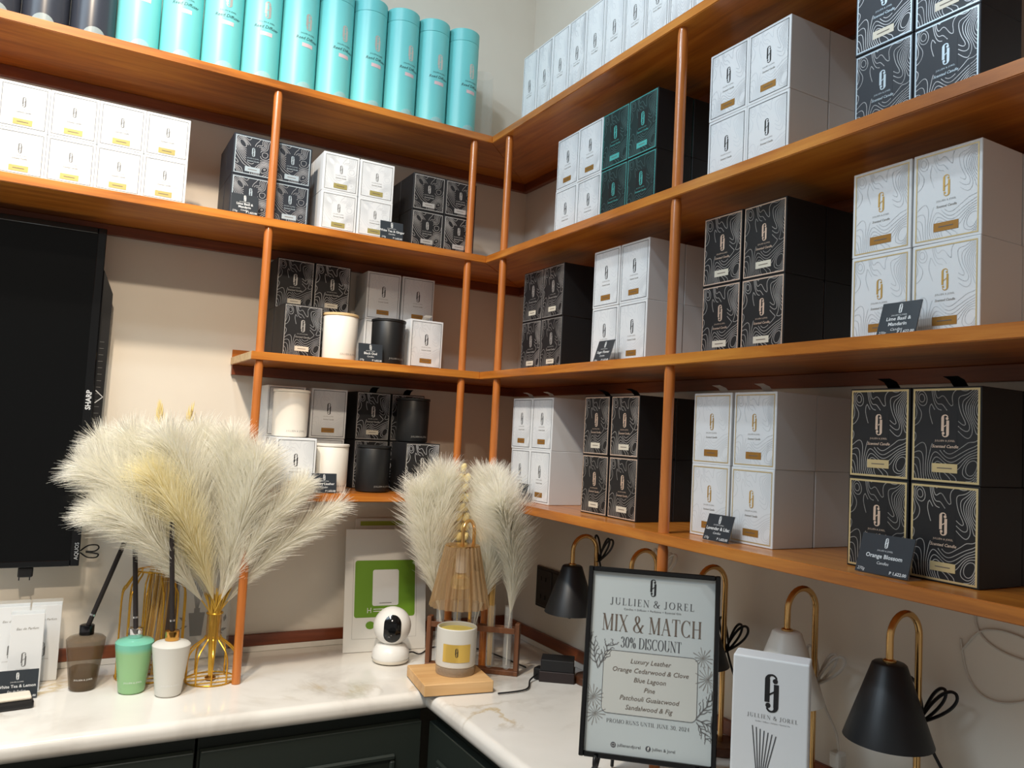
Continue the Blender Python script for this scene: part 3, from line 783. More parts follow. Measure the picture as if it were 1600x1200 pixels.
place_box('blacksilver', TALL, -0.3595, -0.2160, SH[3] + 0.0003, 0.02, 'black candle box in front, partly covered by pampas plumes', 'front row on the bottom left shelf')

# ------------------------------------------------------------------ candle jars
def jar(m, lid, loc, label, rz=0.0, h=0.098, ink='frame_ink'):
    R = 0.0385
    j = lathe_obj('candle_jar', [(R - 0.006, 0), (R - 0.002, 0.002), (R - 0.001, 0.006), (R, h - 0.002), (R - 0.001, h)], m, None, 40)
    j.location = loc; j.rotation_euler = (0, 0, rz)
    tag(j, label, 'candle', 'lidded candle jars')
    lathe_obj('lid', [(R + 0.0004, h + 0.0002), (R + 0.0012, h + 0.001), (R + 0.0012, h + 0.0052), (R + 0.0002, h + 0.006)], lid, j, 40)
    bm = bmesh.new(); add_text(bm, 'JULLIEN & JOREL', 0.0052, 0, 0.012, 0, space=1.15)
    for v in bm.verts:
        a = v.co.x / R + 0.35
        v.co.x, v.co.y = R * 1.004 * math.sin(a), -R * 1.004 * math.cos(a)
    obj('lettering', bm, ink, j)
    return j
jar('jar_white', 'lid_wood', (-0.5575, -0.172, SH[2] + 0.0003), 'white candle jar with bamboo lid on the third shelf')
jar('jar_black', 'jar_black', (-0.4440, -0.172, SH[2] + 0.0003), 'black candle jar with black lid behind the price card, third shelf')
jar('jar_white', 'jar_white', (-0.6450, -0.1345, SH[3] + 0.1146), 'upper white candle jar standing on the white box, bottom shelf', -0.2)
jar('jar_white', 'jar_white', (-0.5600, -0.172, SH[3] + 0.0003), 'lower white candle jar standing on the bottom shelf')
jar('jar_black', 'jar_black', (-0.4610, -0.172, SH[3] + 0.0003), 'lower black candle jar standing on the bottom shelf')
jar('jar_black', 'jar_black', (-0.3560, -0.1345, SH[3] + 0.1146), 'upper black candle jar standing on the black box, bottom shelf', -0.2)

# ------------------------------------------------------------------ diffuser tubes on the top shelf
def tube_proto(body, lid, dark=False):
    R = 0.0390; H = 0.252; HL = 0.222
    t = lathe_obj('diffuser_tube', [(R, 0), (R, HL - 0.0004), (R - 0.0008, HL)], body, None, 48)
    lathe_obj('lid', [(R - 0.0008, HL + 0.0001), (R + 0.0001, HL + 0.0006), (R + 0.0001, H - 0.001), (R - 0.001, H)], lid, t, 48)
    def wrap(bm, rr):
        for v in bm.verts:
            a = v.co.x / rr; v.co.x, v.co.y = rr * math.sin(a), -rr * math.cos(a)
    bm = emblem_bm(0.036, 0, 0.150, 1.5); bmesh.ops.subdivide_edges(bm, edges=[e for e in bm.edges if e.calc_length() > 0.008], cuts=2)
    wrap(bm, R * 1.006); obj('emblem', bm, 'silver_foil', t)
    bm = bmesh.new(); add_text(bm, 'JULLIEN & JOREL', 0.0042, 0, 0.122, space=1.1); add_text(bm, 'Reed Diffuser', 0.0095, 0, 0.110, shear=0.3); wrap(bm, R * 1.006)
    obj('lettering', bm, 'ink' if not dark else 'silver_foil', t)
    bm = bmesh.new()
    for i in range(8): rect(bm, -0.0125 + i * 0.025 / 8, -0.0125 + (i + 1) * 0.025 / 8, 0.0945, 0.1025)
    wrap(bm, R * 1.008); obj('scent_sticker', bm, 'pink_sticker', t)
    bm = bmesh.new(); n = 12; rr = 0.020
    ring = [(rr * math.cos(PI * i / n), rr * 0.9 * math.sin(PI * i / n)) for i in range(n + 1)]
    for a, b in zip(ring, ring[1:]):
        vs = [bm.verts.new(p) for p in ((b[0], 0, 0.0005), (a[0], 0, 0.0005), (a[0], 0, max(a[1], 0.0006)), (b[0], 0, max(b[1], 0.0006)))]
        try: bm.faces.new(vs)
        except ValueError: pass
    wrap(bm, R * 1.008); obj('seal', bm, 'seal', t)
    return t
tp = tube_proto('teal_tube', 'teal_lid'); td = tube_proto('dark_tube', 'dark_tube', True)
for i in range(13):
    x = -0.3010 - i * 0.0787
    src = tp if i < 10 else td
    o = src if i in (0, 10) else dup(src)
    o.location = (x, -0.1790 + random.uniform(-0.001, 0.001), SH[0] + 0.0003)
    o.rotation_euler = (0, 0, 0.30 + random.uniform(-0.15, 0.12) - 0.02 * i)
    if i < 10: tag(o, f'teal cardboard diffuser tube, {ORD[i]} of the row counted from the corner', 'tube', 'teal diffuser tubes on the top shelf')
    else: tag(o, f'glossy dark grey diffuser tube, {ORD[i - 10]} to the left of the teal tubes', 'tube', 'dark diffuser tubes on the top shelf')
o = dup(tp, (-0.283, -0.094, SH[0] + 0.0003), 0.4)
tag(o, 'teal tube showing only as a sliver behind the row nearest the corner', 'tube', 'teal diffuser tubes on the top shelf')
o = lathe_obj('plastic_sleeve', [(0.030, 0), (0.031, 0.10), (0.027, 0.19)], 'acrylic', None, 24, cap1=False)
o.location = (-0.222, -0.135, SH[0] + 0.0003)
tag(o, 'clear plastic sleeve standing beside the last teal tube in the corner', 'packaging')

# ------------------------------------------------------------------ price cards
def price_card(loc, rz, lines, label, w=0.058, h=0.043, price='P 1,622.00', tilt=18, weight='270g', sub='Candles'):
    r = empty('price_card', label, 'price card', loc, rz, 'slate price cards')
    R = Matrix.Rotation(math.radians(-tilt), 4, 'X')
    bm = bmesh.new(); add_box(bm, -w / 2, w / 2, 0, 0.0012, 0.0012, h, 0.0003); bm.transform(R); obj('card', bm, 'card_slate', r)
    bm = bmesh.new(); add_box(bm, -w / 2, w / 2, 0.0013, 0.0026, 0.0012, h, 0.0); bm.transform(R)
    add_box(bm, -w / 2, w / 2, 0.002, 0.026, 0.0001, 0.0013); obj('acrylic_stand', bm, 'acrylic', r)
    bm = emblem_bm(0.0125, 0, h * 0.80, 1.3)
    add_text(bm, 'JULLIEN & JOREL', 0.0026, 0, h * 0.59, space=1.1)
    n = len(lines)
    for i, t in enumerate(lines): add_text(bm, t, 0.0072 if n == 1 else 0.0066, 0, h * (0.42 if n == 1 else 0.46 - 0.155 * i), bold=0.00012)
    add_text(bm, sub, 0.0050, 0, h * (0.27 if n == 1 else 0.16), shear=0.2)
    if weight: add_text(bm, weight, 0.0052, -w / 2 + 0.003, h * 0.075, align='LEFT', shear=0.2)
    add_text(bm, price, 0.0052, w / 2 - 0.002, h * 0.075, align='RIGHT', bold=0.0001)
    for v in bm.verts: v.co.y = -0.0003
    face_front(bm); bm.transform(R); obj('lettering', bm, 'card_white_ink', r)
    return r
RW = -PI / 2
price_card((-0.213, -1.279, SH[3]), RW, ['Orange Blossom'], 'slate card reading Orange Blossom at the gold-edged black boxes', 0.070, 0.050)
price_card((-0.207, -0.996, SH[3]), RW, ['Lavender & Lilac'], 'slate card reading Lavender and Lilac at the gold-edged white boxes', 0.054, 0.042)
price_card((-0.207, -0.395, SH[3]), RW, ['Fresh Linen'], 'slate card by the pampas plumes at the corner end of the shelf', 0.046, 0.042)
price_card((-0.212, -1.291, SH[2]), RW, ['Lime Basil &', 'Mandarin'], 'slate card reading Lime Basil and Mandarin at the ivory boxes', 0.052, 0.046)
price_card((-0.212, -0.686, SH[2]), RW, ['Sugar Flower'], 'slate card at the black-lined white boxes left of the post', 0.050, 0.046)
price_card((-0.790, -0.2285, SH[1]), 0, ['Lime Basil &', 'Mandarin'], 'slate card at the square cool-lit black boxes behind the left post', 0.054, 0.042, tilt=6)
price_card((-0.4710, -0.2290, SH[1]), 0, ['White Tea & Ginger'], 'slate card between square white and square black boxes', 0.054, 0.042, tilt=6)
price_card((-0.4985, -0.2180, SH[2]), 0, ['Black Oud'], 'slate card in front of the black jar on third shelf', 0.056, 0.042, tilt=8)
price_card((-0.5860, -0.2270, SH[3]), 0, ['Luxury Leather'], 'slate card between white box and white jar, bottom shelf', 0.054, 0.042, tilt=8)
price_card((-1.1160, -0.186, CT), 0, ['White Tea & Lemon'], 'dark card reading White Tea and Lemon leaning on perfume boxes', 0.066, 0.052, sub='Eau de Parfum', tilt=10, weight='', price='P 998.00')

# ------------------------------------------------------------------ television
tv = empty('television', 'black television hung upright in portrait on the back wall', 'television', (-1.231, -0.062, 1.443))
W2, H2 = 0.2005, 0.3455
box_obj('screen', -W2 + 0.012, W2 - 0.016, -0.0006, 0.004, -H2 + 0.012, H2 - 0.012, 'screen', tv)
bm = bmesh.new()
for a in ((-W2, -W2 + 0.012, -H2, H2), (W2 - 0.016, W2, -H2, H2), (-W2 + 0.012, W2 - 0.016, -H2, -H2 + 0.012), (-W2 + 0.012, W2 - 0.016, H2 - 0.012, H2)):
    add_box(bm, a[0], a[1], -0.003, 0.016, a[2], a[3], 0.0012)
obj('bezel', bm, 'gloss_black', tv)
bm = bmesh.new(); add_box(bm, -W2 + 0.01, W2 - 0.01, 0.0161, 0.04, -H2 + 0.06, H2 - 0.06, 0.006); add_box(bm, -0.12, 0.12, 0.04, 0.0615, -0.15, 0.15)
obj('back_housing', bm, 'black_plastic', tv)
bm = bmesh.new()
pz = [(W2 - 0.02, -0.262), (W2 - 0.001, -0.225), (W2 + 0.0175, -0.165), (W2 + 0.021, 0.18), (W2 + 0.021, 0.215), (W2 + 0.002, 0.262), (W2 - 0.02, 0.275)]
lo = [bm.verts.new((x, 0.018, z)) for x, z in pz]; hi = [bm.verts.new((x - 0.004, 0.040, z * 0.97)) for x, z in pz]
bm.faces.new(lo); bm.faces.new(list(reversed(hi)))
for i in range(len(pz)): bm.faces.new((lo[i], hi[i], hi[(i + 1) % len(pz)], lo[(i + 1) % len(pz)]))
bmesh.ops.recalc_face_normals(bm, faces=list(bm.faces))
sp = obj('speaker_housing', bm, 'black_plastic', tv)
bm = bmesh.new()
for i in range(16): add_box(bm, W2 + 0.004, W2 + 0.0125, 0.0170, 0.0182, 0.112 - i * 0.0135, 0.1128 - i * 0.0135)
obj('vent_slot', bm, 'grey_ink', sp)
bm = bmesh.new(); add_text(bm, 'SHARP', 0.0135, 0, 0, bold=0.0004, rot=PI / 2); face_front(bm)
o = obj('brand_lettering', bm, 'grey_silver', tv); o.location = (W2 - 0.0035, -0.0034, -0.010)
bm = bmesh.new(); add_text(bm, 'AQUOS', 0.010, 0, 0, rot=PI / 2); face_front(bm)
o = obj('brand_lettering', bm, 'grey_silver', tv); o.location = (W2 - 0.003, -0.0034, -H2 + 0.030)
bm = bmesh.new(); ribbon(bm, [(-0.008, 0.013), (0.006, 0.0), (-0.008, -0.013)], [0.002] * 3); ribbon(bm, [(-0.014, -0.009), (-0.014, 0.009)], [0.003] * 2); face_front(bm)
o = obj('indicator_mark', bm, 'grey_silver', tv); o.location = (W2 + 0.012, 0.0166, -0.002)
bm = bmesh.new(); add_box(bm, -0.022, 0.004, 0.002, 0.02, -H2 - 0.020, -H2 - 0.0005, 0.002); add_box(bm, -0.020, -0.018, 0.004, 0.006, -H2 - 0.026, -H2 - 0.02); add_box(bm, -0.002, 0.0, 0.004, 0.006, -H2 - 0.026, -H2 - 0.02)
o = obj('bracket', bm, 'black_plastic', tv); o.location = (0.118, 0, 0)
bm = bmesh.new()
for s, zz in ((0.6, 0.008), (-1, -0.008)):
    add_tube(bm, spline([(0, 0, zz * 0.2), (0.014, 0.002, zz * 1.5), (0.03, 0.002, zz * 1.6), (0.034, 0.0, zz * 0.8), (0.026, -0.002, zz * 0.05 - 0.001 + 0.002 * s), (0.010, -0.002, zz * 0.1)], 6), 0.0016, 6)
o = obj('power_cord', bm, 'cord_black', tv); o.location = (0.202, 0.046, -0.3245)

# ------------------------------------------------------------------ left counter: perfume boxes, reed diffusers, vases
def perfume(loc, rz, label, w=0.054, h=0.150, d=0.032):
    r = box_obj('perfume_box', -w / 2, w / 2, 0, d, 0, h, 'white_card', None, 0.0008)
    r.location = loc; r.rotation_euler = (0, 0, rz); tag(r, label, 'box', 'white perfume boxes')
    bm = bmesh.new(); add_box(bm, -w / 2 - 0.001, w / 2 + 0.001, -0.0012, d + 0.001, h + 0.0005, h + 0.0065, 0.001); obj('clear_cap', bm, 'acrylic', r)
    bm = emblem_bm(0.026, -0.002, h * 0.42, 0.9)
    for v in bm.verts: v.co.y = -0.0004
    obj('emblem', bm, 'grey_ink', r)
    bm = bmesh.new(); add_text(bm, 'Eau de Parfum', 0.0062, 0, h * 0.80, -0.0004, shear=0.3); add_text(bm, 'JULLIEN & JOREL', 0.0028, -0.002, h * 0.29, -0.0004, space=1.1); face_front(bm)
    obj('lettering', bm, 'frame_ink', r)
perfume((-1.108, -0.142, CT), 0.03, 'white perfume box standing in front at the left end of the counter', 0.0545, 0.144)
perfume((-1.079, -0.085, CT), 0.0, 'white perfume box behind the front one, to its right', 0.052, 0.1465)
perfume((-1.1335, -0.085, CT), 0.02, 'white perfume box behind the front one, to its left', 0.052, 0.1465)

tray = empty('card_terminal', 'low black device with pale top at the left counter edge', 'device', (-1.118, -0.222, CT), 0.12)
bm = bmesh.new(); add_box(bm, -0.05, 0.030, -0.022, 0.022, 0, 0.014, 0.004, 2); obj('body', bm, 'black_plastic', tray)
bm = bmesh.new(); add_box(bm, -0.046, 0.026, -0.018, 0.018, 0.0142, 0.021, 0.003, 2); obj('top_panel', bm, 'cream_card', tray)

def reed_diffuser(loc, glass, cap, stick_to, label, liquid=None, cap_r=0.0125):
    R0, R1, H = 0.0235, 0.0345, 0.098
    r = empty('reed_diffuser', label, 'diffuser', loc, 0, 'reed diffuser bottles')
    prof = [(R0 - 0.003, 0), (R0, 0.003), (R0 + (R1 - R0) * 0.93, H - 0.012), (R1, H - 0.004), (R1 - 0.004, H), (0.014, H + 0.0035), (0.011, H + 0.004)]
    lathe_obj('bottle', prof, glass, r, 40)
    if liquid: lathe_obj('perfume_oil', [(R0 - 0.002, 0.006), (R0 + 0.002, 0.040)], liquid, r, 32)
    lathe_obj('collar', [(cap_r, H + 0.0042), (cap_r + 0.0005, H + 0.005), (cap_r + 0.0005, H + 0.0215), (cap_r - 0.001, H + 0.0225)], cap, r, 24)
    bm = bmesh.new(); add_text(bm, 'JULLIEN & JOREL', 0.0042, 0, 0.022, space=1.1)
    for v in bm.verts:
        rr = R0 + 0.0032; a = v.co.x / rr; v.co.x, v.co.y = rr * math.sin(a), -rr * math.cos(a)
    obj('lettering', bm, 'card_white_ink', r)
    a = Vector((0, 0, H + 0.016)); b = Vector(stick_to) - Vector(loc)
    bm = bmesh.new(); add_tube(bm, [a, b], 0.0046, 10)
    st = obj('reed_stick', bm, 'black_reed', r, 50)
    p = a + (b - a) * 0.12
    bm = bmesh.new(); dd = (b - a).normalized(); add_tube(bm, [p - dd * 0.0018, p + dd * 0.0018], 0.0052, 10); obj('ring', bm, 'chrome', st, 50)
    return r
reed_diffuser((-1.0093, -0.155, CT), 'brown_glass', 'gunmetal', (-0.942, -0.170, 1.205), 'smoked brown reed diffuser bottle with slanting black reed', 'brown_liquid')
reed_diffuser((-0.9275, -0.203, CT), 'green_glass', 'chrome', (-0.945, -0.200, 1.212), 'mint green reed diffuser bottle with silver collar')
reed_diffuser((-0.8666, -0.244, CT), 'frost', 'brass', (-0.884, -0.250, 1.207), 'frosted white reed diffuser bottle with gold collar')

def ring_pts(r, z, n=40): return [(r * math.cos(2 * PI * i / n), r * math.sin(2 * PI * i / n), z) for i in range(n)]
def wire_vase(loc, R, zs, zn, ztop, rn, nw, label, glass=True):
    r = empty('wire_vase', label, 'vase', loc, 0, 'gold wire vases')
    tube_obj('base_ring', ring_pts(R, 0.0016), 0.0016, 'gold_wire', r, 8, True)
    for i in range(nw):
        a = 2 * PI * i / nw + 0.2
        ca, sa = math.cos(a), math.sin(a)
        prof = [(R, 0.002), (R, zs * 0.6), (R * 0.985, zs), (R * 0.86, zs + (zn - zs) * 0.42), (rn + (R - rn) * 0.35, zs + (zn - zs) * 0.80), (rn + 0.003, zn), (rn + 0.0005, zn + 0.006)]
        if not glass: prof += [(rn, ztop)]
        P = spline([(q * ca, q * sa, z) for q, z in prof], 5)
        tube_obj('wire', P, 0.0017, 'gold_wire', r, 6)
    for k in (-0.5, 0.0, 0.5):
        y = R * k; xx = math.sqrt(R * R - y * y)
        tube_obj('base_wire', [(-xx, y, 0.0014), (xx, y, 0.0014)], 0.0012, 'gold_wire', r, 6)
    tube_obj('neck_ring', ring_pts(rn + 0.0006, ztop), 0.0019, 'gold_wire', r, 6, True)
    if glass:
        bm = bmesh.new(); add_lathe(bm, [(rn, zn), (rn, ztop)], 24, False, False); obj('neck', bm, 'neck_glass', r, 40)
        lathe_obj('stem_foot', [(0.010, 0.0030), (0.011, 0.005), (0.006, 0.009)], 'brass', r, 20)
    return r
VF = Vector((-0.781, -0.180, CT)); VB = Vector((-0.890, -0.106, CT))
wire_vase(VF, 0.0485, 0.046, 0.082, 0.134, 0.0145, 10, 'small gold wire bottle vase holding the big pampas bouquet')
wire_vase(VB, 0.062, 0.165, 0.205, 0.212, 0.034, 12, 'tall gold wire vase behind the diffusers holding dry reeds', False)

# dry reeds and wheat in the tall vase
rnd = random.Random(3)
bm = bmesh.new()
for i in range(40):
    a = rnd.uniform(0, 2 * PI); q = 0.028 * math.sqrt(rnd.random())
    b0 = VB + Vector((q * math.cos(a) * 0.8, q * math.sin(a) * 0.8, 0.003))
    tp_ = VB + Vector((0.010 + q * math.cos(a + 0.4) * 0.8, q * math.sin(a + 0.4) * 0.8, 0.245 + rnd.uniform(-0.02, 0.02)))
    add_tube(bm, [b0, tp_], 0.0011, 5)
tag(obj('dry_reeds', bm, 'reed', None, 50), 'bundle of thin tan dry reeds in the tall gold vase', 'dried reeds', kind='stuff')

def wheat(base, tip, label, bend=(0, 0, 0)):
    r = empty('dried_wheat', label, 'dried flower', (0, 0, 0), 0, 'dried wheat stems')
    mid = (Vector(base) + Vector(tip)) / 2 + Vector(bend)
    P = bez(base, mid, tip, 14)
    tube_obj('stem', P, 0.0009, 'gold_stem', r, 5)
    bm = bmesh.new(); rr = random.Random(hash(label) % 97)
    rr = random.Random(len(label))
    d = (P[-1] - P[-3]).normalized()
    for i in range(26):
        t = i / 26; p = P[-1] - d * 0.035 * (1 - t)
        o1 = Vector((rr.uniform(-1, 1), rr.uniform(-1, 1), rr.uniform(0, 0.4))).normalized()
        q = p + o1 * 0.009 * (1.1 - t) + d * 0.006
        add_tube(bm, [p, q, q + d * 0.014 + o1 * 0.002], 0.0016, 5, r_end=0.0003)
    obj('ear', bm, 'bud', r, 50)
    return r
wheat(VB + Vector((0.0, 0.01, 0.004)), (-0.905, -0.075, 1.425), 'tan dried wheat ear peeking above the bouquet, left one', (0.01, 0, 0))
wheat(VB + Vector((0.012, 0.0, 0.004)), (-0.842, -0.075, 1.425), 'greenish dried wheat ear peeking above the bouquet, right one', (-0.01, 0, 0))

# ------------------------------------------------------------------ pampas plumes
def pampas(base, ctrl, tip, label, group, seed, n=5200, start=0.08, slen=0.145, matn='plume', stem='gold_stem', stem_from=None, spread=1.0, droop=0.012):
    """stem + plume of fine hairs"""
    rr = random.Random(seed)
    base, ctrl, tip = Vector(base), Vector(ctrl), Vector(tip)
    r = empty('pampas_stem', label, 'dried flower', (0, 0, 0), 0, group)
    P = bez(base, ctrl, tip, 40)
    pre = [Vector(stem_from)] if stem_from is not None else []
    tube_obj('stem', pre + P[:34], 0.0013, stem, r, 5)
    verts = []; faces = []
    for i in range(n):
        t = start + (1 - start) * (rr.random() ** 0.9)
        p = base * (1 - t) ** 2 + ctrl * 2 * t * (1 - t) + tip * t * t
        T = ((ctrl - base) * (1 - t) + (tip - ctrl) * t).normalized()
        s = (t - start) / (1 - start)
        a = rr.uniform(0, 2 * PI)
        N = T.orthogonal().normalized(); B = T.cross(N)
        out = N * math.cos(a) + B * math.sin(a)
        ang = math.radians(rr.uniform(3, 22)) * spread * (0.5 + 0.5 * min(1, s * 1.8))
        L = slen * (0.60 + 0.45 * math.sin(PI * min(1, s * 0.80 + 0.2))) * rr.uniform(0.6, 1.1)
        d = T * math.cos(ang) + out * math.sin(ang)
        j = Vector((rr.uniform(-1, 1), rr.uniform(-1, 1), rr.uniform(-1, 1))) * 0.0022
        q1 = p + d * L * 0.5 + j
        q2 = p + d * L * 0.8 + out * L * 0.06 + j * 1.5 - Vector((0, 0, droop * 0.3 * math.sin(ang)))
        q3 = p + d * L + out * L * 0.17 + j * 2 - Vector((0, 0, droop * math.sin(ang)))
        side = d.cross(Vector((rr.uniform(-1, 1), rr.uniform(-1, 1), rr.uniform(-1, 1)))).normalized()
        w = 0.00055
        k = len(verts)
        for q, ww in ((p, w * 0.8), (q1, w), (q2, w * 0.8), (q3, w * 0.25)):
            verts.append(q + side * ww); verts.append(q - side * ww)
        faces += [(k, k + 1, k + 3, k + 2), (k + 2, k + 3, k + 5, k + 4), (k + 4, k + 5, k + 7, k + 6)]
    me = bpy.data.meshes.new('plume'); me.from_pydata([tuple(v) for v in verts], [], faces)
    me.materials.append(M[matn]); me.update()
    o = bpy.data.objects.new('plume', me); C.objects.link(o); o.parent = r
    return r
NK = VF + Vector((0, 0, 0.132)); GB = 'pampas stems of the big left bouquet'
def bq(k, tip, ctrl, label, m='plume', **kw):
    a = 2.4 * k; off = Vector((0.008 * math.cos(a), 0.008 * math.sin(a), 0))
    pampas(NK + off, ctrl, tip, label, GB, 20 + k, matn=m, stem_from=VF + Vector((-off.x * 0.4, -off.y * 0.4, 0.006)), **kw)
bq(0, (-0.995, -0.215, 1.280), (-0.895, -0.215, 1.225), 'pampas plume sweeping far left in front of the television')
bq(1, (-0.980, -0.150, 1.318), (-0.870, -0.190, 1.225), 'pampas plume leaning left, brushing the television edge')
bq(2, (-0.938, -0.175, 1.328), (-0.850, -0.180, 1.215), 'pampas plume left of the bouquet centre')
bq(3, (-0.882, -0.215, 1.330), (-0.815, -0.200, 1.215), 'tall pampas plume just left of the bouquet middle')
bq(4, (-0.825, -0.160, 1.332), (-0.790, -0.170, 1.215), 'upright pampas plume at the bouquet middle')
bq(5, (-0.775, -0.215, 1.322), (-0.765, -0.205, 1.215), 'upright pampas plume just right of the bouquet middle')
bq(6, (-0.738, -0.245, 1.292), (-0.748, -0.220, 1.190), 'short pampas plume in front of the left post')
bq(7, (-0.655, -0.245, 1.258), (-0.735, -0.235, 1.165), 'pampas plume leaning right before the white candle box', slen=0.110, spread=0.9, n=3400)
bq(8, (-0.575, -0.230, 1.222), (-0.705, -0.230, 1.138), 'lowest pampas plume leaning far right along the bottom shelf', slen=0.105, spread=0.85, n=3200)
bq(9, (-0.965, -0.235, 1.205), (-0.895, -0.225, 1.165), 'lowest pampas plume drooping left over the brown bottle')
bq(10, (-0.905, -0.235, 1.265), (-0.835, -0.225, 1.175), 'cream pampas plume low in front of the bouquet', 'plume_cream')
bm = bmesh.new(); rnd = random.Random(12)
for i in range(34):
    a = rnd.uniform(0, 2 * PI); q = 0.0115 * math.sqrt(rnd.random())
    add_tube(bm, [VF + Vector((0.35 * q * math.cos(a), 0.35 * q * math.sin(a), 0.010)), VF + Vector((q * math.cos(a), q * math.sin(a), 0.134)), VF + Vector((0.004 + 2.5 * q * math.cos(a), 2.5 * q * math.sin(a), 0.185 + rnd.uniform(-0.012, 0.012)))], 0.0012, 5)
tag(obj('golden_stems', bm, 'gold_stem', None, 50), 'sheaf of golden stalks filling the neck of the small wire vase', 'dried stalks', kind='stuff')

# ------------------------------------------------------------------ print stand behind the vases
ps = empty('print_stand', 'print of a reed diffuser in a clear stand behind the vase', 'sign', (-0.778, -0.026, CT), 0.02)
Rm = Matrix.Rotation(math.radians(-2.5), 4, 'X')
bm = bmesh.new(); add_box(bm, -0.052, 0.052, 0.0, 0.0015, 0.002, 0.232); bm.transform(Rm); obj('print', bm, 'poster', ps)
bm = bmesh.new(); add_box(bm, -0.056, 0.056, -0.004, -0.002, 0.001, 0.240, 0.0005); bm.transform(Rm); add_box(bm, -0.056, 0.056, -0.012, 0.012, 0.0002, 0.0009); obj('clear_stand', bm, 'acrylic', ps)
bm = bmesh.new(); add_box(bm, -0.0785, -0.0570, -0.001, 0.004, 0.001, 0.215, 0.0005); bm.transform(Rm); obj('grey_side_board', bm, 'taupe_ink', ps)
bm = bmesh.new()
vs = [bm.verts.new(p) for p in ((-0.026, 0, 0.050), (-0.002, 0, 0.050), (0.003, 0, 0.100), (-0.031, 0, 0.100))]; bm.faces.new(vs)
rect(bm, -0.020, -0.008, 0.100, 0.110)
for k in range(6): ribbon(bm, [(-0.017 + 0.001 * k, 0.110), (-0.026 + 0.005 * k, 0.168 - 0.002 * (k % 3))], [0.0013] * 2)
for k, (lx, lz, a) in enumerate(((0.035, 0.075, 50), (0.043, 0.060, 20), (0.036, 0.055, -30), (0.046, 0.085, 80), (-0.043, 0.088, 150), (-0.040, 0.070, 200))):
    dx, dz = math.cos(math.radians(a)), math.sin(math.radians(a))
    ribbon(bm, [(lx - dx * 0.008, lz - dz * 0.008), (lx, lz), (lx + dx * 0.008, lz + dz * 0.008)], [0.001, 0.007, 0.0005])
rect(bm, -0.03, 0.03, 0.190, 0.192)
for v in bm.verts: v.co.y = -0.0003
face_front(bm); bm.transform(Rm); obj('diffuser_print', bm, 'slate_ink', ps)

# ------------------------------------------------------------------ payment posters leaning at the wall
def leaning(name, label, loc, rz, w, h, lean, cat='poster'):
    r = empty(name, label, cat, loc, rz)
    R = Matrix.Rotation(math.radians(-lean), 4, 'X')
    return r, R
pb, Rm = leaning('payment_poster', 'white poster with a green top band, behind the green payment poster', (-0.352, -0.030, CT), 0.0, 0, 0, 4)
bm = bmesh.new(); add_box(bm, -0.086, 0.086, 0, 0.003, 0.0005, 0.303, 0.0004); bm.transform(Rm); obj('sheet', bm, 'poster', pb)
bm = bmesh.new(); rect(bm, -0.074, 0.080, 0.285, 0.296, -0.0004); face_front(bm); bm.transform(Rm); obj('green_band', bm, 'yellowgreen', pb)
pp, Rm = leaning('payment_poster', 'white payment poster with a big green panel behind the camera', (-0.3760, -0.096, CT), -0.10, 0, 0, 9)
bm = bmesh.new(); add_box(bm, -0.1000, 0.1000, 0, 0.003, 0.0005, 0.284, 0.0004); bm.transform(Rm); obj('sheet', bm, 'poster', pp)
bm = bmesh.new(); rrect(bm, -0.0760, 0.0720, 0.078, 0.210, 0.006, -0.0004); face_front(bm); bm.transform(Rm); obj('green_panel', bm, 'lime', pp)
bm = bmesh.new(); rrect(bm, -0.033, 0.031, 0.104, 0.188, 0.005, -0.0008); face_front(bm); bm.transform(Rm); obj('white_card', bm, 'white_card', pp)
bm = bmesh.new(); rect(bm, -0.016, 0.014, 0.1095, 0.1108, -0.0012); face_front(bm); bm.transform(Rm); obj('caption_line', bm, 'grey_ink', pp)
bm = bmesh.new(); ribbon(bm, [(-0.044, 0.088), (-0.044, 0.1), ], [0.0016] * 2, -0.0009); ribbon(bm, [(-0.036, 0.088), (-0.036, 0.1)], [0.0016] * 2, -0.0009); ribbon(bm, [(-0.044, 0.094), (-0.036, 0.094)], [0.0016] * 2, -0.0009)
rect(bm, -0.030, 0.000, 0.0955, 0.0972, -0.0009); rect(bm, -0.030, -0.004, 0.0905, 0.0922, -0.0009); face_front(bm); bm.transform(Rm); obj('caption', bm, 'card_white_ink', pp)
bm = bmesh.new(); ribbon(bm, [(-0.080, 0.214), (-0.080, 0.030), (0.076, 0.030), (0.076, 0.214)], [0.0006] * 4, -0.0004); face_front(bm); bm.transform(Rm); obj('outline', bm, 'frame_ink', pp)
bm = bmesh.new(); disc(bm, -0.037, 0.060, 0.009, -0.0005, 16, 1.2); face_front(bm); bm.transform(Rm); obj('round_mark', bm, 'lime', pp)

